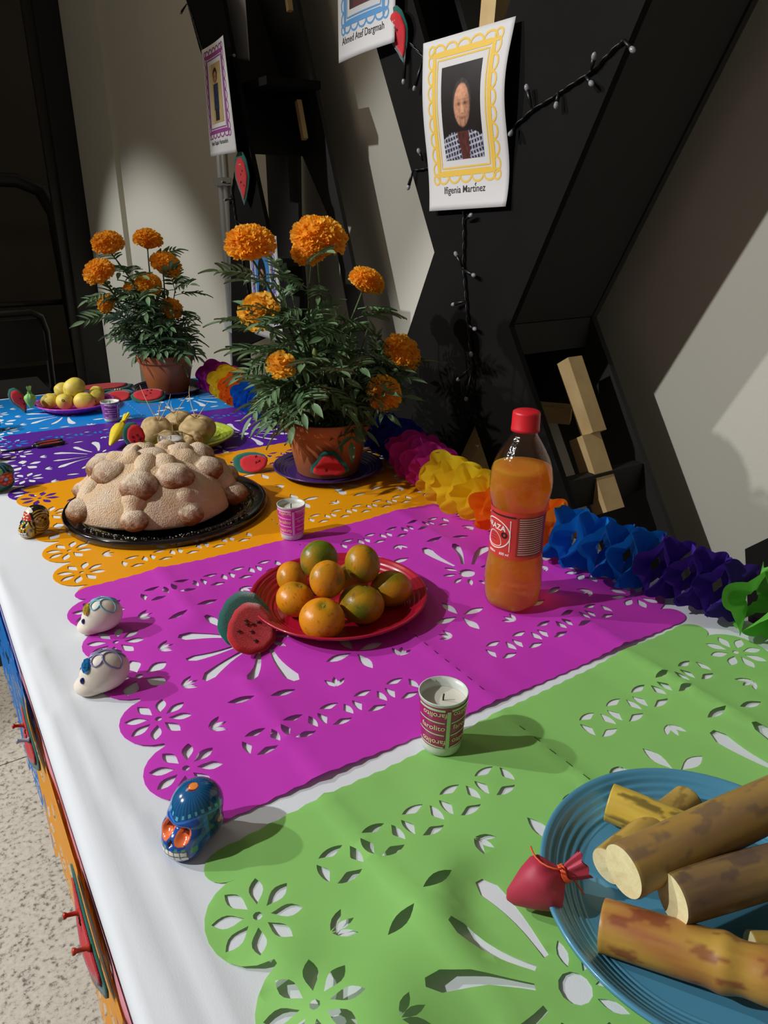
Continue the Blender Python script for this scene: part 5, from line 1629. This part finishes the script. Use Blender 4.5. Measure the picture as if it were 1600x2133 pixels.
# ------------------------------------------------------------------ printed portraits
m_paper = M('white_print_paper', '#d2d0ce', 0.6, spec=0.3, transl=0.08)
m_photo = M('photo_print', '#808080', 0.45, vcol=True)
PW, PH = 0.2159, 0.2794
def portrait(label, corners, frame_col, name_text, painter, curl, tsize=0.0165, blank=False, accent=0):
    TL, TR, BR, BL_ = [Vector(c) for c in corners]
    org = (TL + TR + BR + BL_) / 4
    nrm = (TR - TL).cross(BL_ - TL).normalized()      # towards +/-x
    if nrm.x > 0: nrm = -nrm
    def S(p, off=0.0):
        s = p[0] / PW; q = 1 - p[1] / PH
        P = TL * (1 - s) * (1 - q) + TR * s * (1 - q) + BR * s * q + BL_ * (1 - s) * q
        return tuple(P + nrm * (curl(s, q) + off) - org)
    t = thing('portrait_print', label, 'poster', org, 0, 'printed portraits on the letters')
    V, F = grid(0, PW, 0, PH, 20, 28)
    sh = obj('sheet', [S(v) for v in V], F, m_paper, t)
    md = sh.modifiers.new('thick', 'SOLIDIFY'); md.thickness = 0.0004; md.offset = 0
    if blank: return t
    cx0, cx1, cy0, cy1 = 0.055, PW - 0.058, 0.083, PH - 0.048     # photo
    mf = M('frame_ink' + frame_col, frame_col, 0.6)
    mb = MB()
    def rect(m): return [(cx0 - m, cy0 - m), (cx1 + m, cy0 - m), (cx1 + m, cy1 + m), (cx0 - m, cy1 + m)]
    def dense(P, k=14):
        Q = []
        for i in range(len(P)):
            a, b = P[i], P[(i + 1) % len(P)]
            Q += [(a[0] + (b[0] - a[0]) * j / k, a[1] + (b[1] - a[1]) * j / k) for j in range(k)]
        return Q
    mb.add(mapped(stroke(dense(rect(0.0215)), 0.010, True), S, 0.0006))
    mb.add(mapped(stroke(dense(rect(0.0125)), 0.0030, True), S, 0.0006))
    m_ = 0.0265
    x0_, x1_, y0_, y1_ = cx0 - m_, cx1 + m_, cy0 - m_, cy1 + m_
    def loops(a, b, nrm2, n):
        for i in range(n):
            f = (i + 0.5) / n; c = (a[0] + (b[0] - a[0]) * f, a[1] + (b[1] - a[1]) * f)
            tx, ty = (b[0] - a[0]) / n / 2, (b[1] - a[1]) / n / 2
            P = [(c[0] + tx * math.cos(q) * 0.95 + nrm2[0] * 0.011 * math.sin(q), c[1] + ty * math.cos(q) * 0.95 + nrm2[1] * 0.011 * math.sin(q)) for q in np.linspace(0, PI, 13)]
            mb.add(mapped(stroke(P, 0.0036), S, 0.0006))
    loops((x0_, y1_), (x1_, y1_), (0, 1), 5); loops((x0_, y0_), (x1_, y0_), (0, -1), 5)
    loops((x0_, y0_), (x0_, y1_), (-1, 0), 8); loops((x1_, y0_), (x1_, y1_), (1, 0), 8)
    for (xx, yy) in ((x0_, y0_), (x1_, y0_), (x0_, y1_), (x1_, y1_)):
        sx = -1 if xx == x0_ else 1; sy = -1 if yy == y0_ else 1
        mb.add(mapped(stroke([(xx + sx * 0.003 + 0.0085 * math.cos(q), yy + sy * 0.003 + 0.0085 * math.sin(q)) for q in np.linspace(0, 2 * PI, 21)[:-1]], 0.0034, True), S, 0.0006))
    mb.build('printed_frame', mf, t, False)
    nx, ny = 84, 120
    V, F = grid(cx0, cx1, cy0, cy1, nx, ny)
    C = [painter((v[0] - cx0) / (cx1 - cx0), (v[1] - cy0) / (cy1 - cy0)) for v in V]
    obj('photo', [S(v, 0.0007) for v in V], F, m_photo, t, True, C)
    T = text_mesh(name_text, tsize, 0.00012)
    lt = MB(); lt.add(mapped(shift(T, PW / 2 - 0.006, 0.028), S, 0.0006))
    if accent:                                        # acute accent over the marked letter
        wd = lambda q: max(v[0] for v in q[0]) - min(v[0] for v in q[0])
        ax_ = PW / 2 - 0.006 - wd(T) / 2 + wd(text_mesh(name_text[:accent + 1], tsize, 0.00012)) - tsize * 0.09
        lt.add(mapped(stroke([(ax_ - 0.0008, 0.028 + tsize * 0.66), (ax_ + 0.0022, 0.028 + tsize * 0.86)], 0.0020), S, 0.0007))
    lt.build('lettering', m_pk, t, False)
    return t
def sm(a, b, x):
    x = min(1, max(0, (x - a) / (b - a))); return x * x * (3 - 2 * x)
def face_paint(u, v, cx, cy, rx, ry, skin, base):
    dx, dy = (u - cx) / rx, (v - cy) / ry
    d = dx * dx + dy * dy * (1.0 if dy > 0 else 1.12)
    if d > 1.25: return base
    sh = 0.95 - 0.55 * max(0, dx) ** 1.5 - 0.22 * math.exp(-((abs(dx - 0.03) - 0.36 - 0.12 * (dy + 0.3)) / 0.07) ** 2) * (dy < -0.05) - 0.25 * max(0, -dx - 0.4) + 0.12 * sm(0.1, 0.7, dy) - 0.30 * sm(0.2, 1, -dy)
    sh += 0.24 * ns(u * 22, v * 30) + 0.14 * ns(u * 60, v * 60)
    col = skin * max(0.05, sh)
    for ex in (-0.38, 0.42):
        e = ((dx - ex) / 0.26) ** 2 + ((dy - 0.10) / 0.11) ** 2
        col = col * (1 - 0.85 * math.exp(-e * 1.2)); b = ((dx - ex) / 0.30) ** 2 + ((dy - 0.28) / 0.05) ** 2
        col = col * (1 - 0.35 * math.exp(-b))
    nz = ((dx - 0.02) / 0.10) ** 2 + ((dy + 0.12) / 0.25) ** 2
    col = col * (1 + 0.35 * math.exp(-nz)); col = col * (1 - 0.5 * math.exp(-(((dx - 0.04) / 0.2) ** 2 + ((dy + 0.36) / 0.045) ** 2)))
    mo = ((dx - 0.02) / 0.36) ** 2 + ((dy + 0.56) / 0.07) ** 2
    col = col * (1 - 0.75 * math.exp(-mo)) + np.array((0.10, 0.015, 0.012)) * math.exp(-mo)
    k = sm(0.9, 1.2, d)
    return col * (1 - k) + base * k
def paint_elder(u, v):
    base = np.array(lin('#1c1512')) * (1 + 0.3 * ns(u * 5, v * 5))
    hd = ((u - 0.54) / 0.235) ** 2 + ((v - 0.61) / 0.235) ** 2
    if hd < 1: base = np.array(lin('#4a423c')) * (0.5 + 0.4 * ns(u * 20, v * 8))
    if v < 0.30:
        w = 0.16 + 0.55 * (0.30 - v) / 0.30 * 1.9
        if abs(u - 0.5) < w + 0.1:
            gx = (math.sin((u * 0.9 + v * 0.25) * 95) > 0.55); gy = (math.sin((v * 1.5 - u * 0.15) * 75) > 0.5)
            base = np.array(lin('#2c3040')) if not (gx or gy) else np.array(lin('#b9b9c4'))
            base = base * (0.8 + 0.4 * ns(u * 14, v * 14))
        if abs(u - 0.53 - (0.2 - v) * 0.1) < 0.05 + 0.18 * v + 0.05: base = np.array(lin('#5a2c26')) * (0.8 + 0.7 * ns(u * 40, v * 14))
    return np.clip(face_paint(u, v, 0.54, 0.56, 0.20, 0.225, np.array(lin('#c99070')), base), 0, 1)
def paint_child(u, v):
    base = np.array(lin('#b9a06c')) * (0.9 + 0.2 * ns(u * 3, v * 3)) if v < 0.8 else np.array(lin('#a88e5e'))
    if u < 0.2: base = np.array(lin('#c9b487'))
    if abs(u - 0.52) < 0.20 and 0.22 < v < 0.66: base = np.array(lin('#27364e')) * (0.8 + 0.5 * ns(u * 12, v * 16))
    if 0.04 < v <= 0.24 and (abs(u - 0.46) < 0.09 or abs(u - 0.62) < 0.08): base = np.array(lin('#20222c'))
    if ((u - 0.5) / 0.19) ** 2 + ((v - 0.80) / 0.13) ** 2 < 1: base = np.array(lin('#2a1c16'))
    return np.clip(face_paint(u, v, 0.5, 0.765, 0.13, 0.095, np.array(lin('#a8704e')), base), 0, 1)
def paint_hood(u, v):
    base = np.array(lin('#3f86c4'))
    if ((u - 0.5) / 0.30) ** 2 + ((v - 0.62) / 0.30) ** 2 < 1 or (v < 0.55 and abs(u - 0.5) < 0.24 + (0.5 - v) * 0.5): base = np.array(lin('#14151a'))
    if v < 0.2: base = np.array(lin('#2c5f94'))
    return np.clip(face_paint(u, v, 0.5, 0.56, 0.17, 0.15, np.array(lin('#b9856a')), base), 0, 1)
def paint_brown(u, v):
    base = np.array(lin('#3a2420')) * (1 + 0.5 * ns(u * 6, v * 6))
    if abs(u - 0.5) < 0.35 and v < 0.4: base = np.array(lin('#5a2a28'))
    return np.clip(face_paint(u, v, 0.5, 0.6, 0.22, 0.22, np.array(lin('#b98462')), base), 0, 1)

portrait('portrait print in a yellow scalloped frame hung on the big letter X', [(0.880, 1.2377, 0.7269), (0.880, 1.0009, 0.7286), (0.880, 0.9967, 0.462), (0.880, 1.2055, 0.4531)],
         '#dcb545', 'Ifigenia Martinez', paint_elder, lambda s, q: 0.010 * math.sin(PI * q * 2.0 - 0.6) * (0.4 + 0.6 * s) + 0.007, 0.0172, accent=13)
portrait('portrait print in a blue scalloped frame cut off by the top edge', [(0.870, 1.531, 1.013), (0.870, 1.316, 1.010), (0.870, 1.3225, 0.741), (0.870, 1.5313, 0.7338)],
         '#4f8cc0', 'Ahmed Atef Dargmah', paint_brown, lambda s, q: 0.006 * math.sin(PI * s), 0.0185)
portrait('portrait print in a plum scalloped frame hung on the far letter', [(0.870, 2.316, 0.8659), (0.850, 2.100, 0.868), (0.856, 2.072, 0.594), (0.870, 2.308, 0.5923)],
         '#8c3a80', 'Hind Rajab Hamadeh', paint_child, lambda s, q: 0.012 * math.sin(PI * s) * (q - 0.3), 0.0165)
portrait('portrait print in a violet frame half hidden behind the large marigold', [(0.875, 2.075, 0.390), (0.872, 1.880, 0.388), (0.872, 1.868, 0.115), (0.875, 2.07, 0.110)],
         '#5d55a8', '', paint_hood, lambda s, q: 0.006 * math.sin(PI * s))
portrait('blank pale sheet of paper behind the top of the far letter', [(0.96, 2.38, 1.075), (0.96, 2.20, 1.050), (0.96, 2.19, 0.832), (0.96, 2.345, 0.855)],
         '#888888', '', paint_hood, lambda s, q: 0.004 * math.sin(PI * s), blank=True)
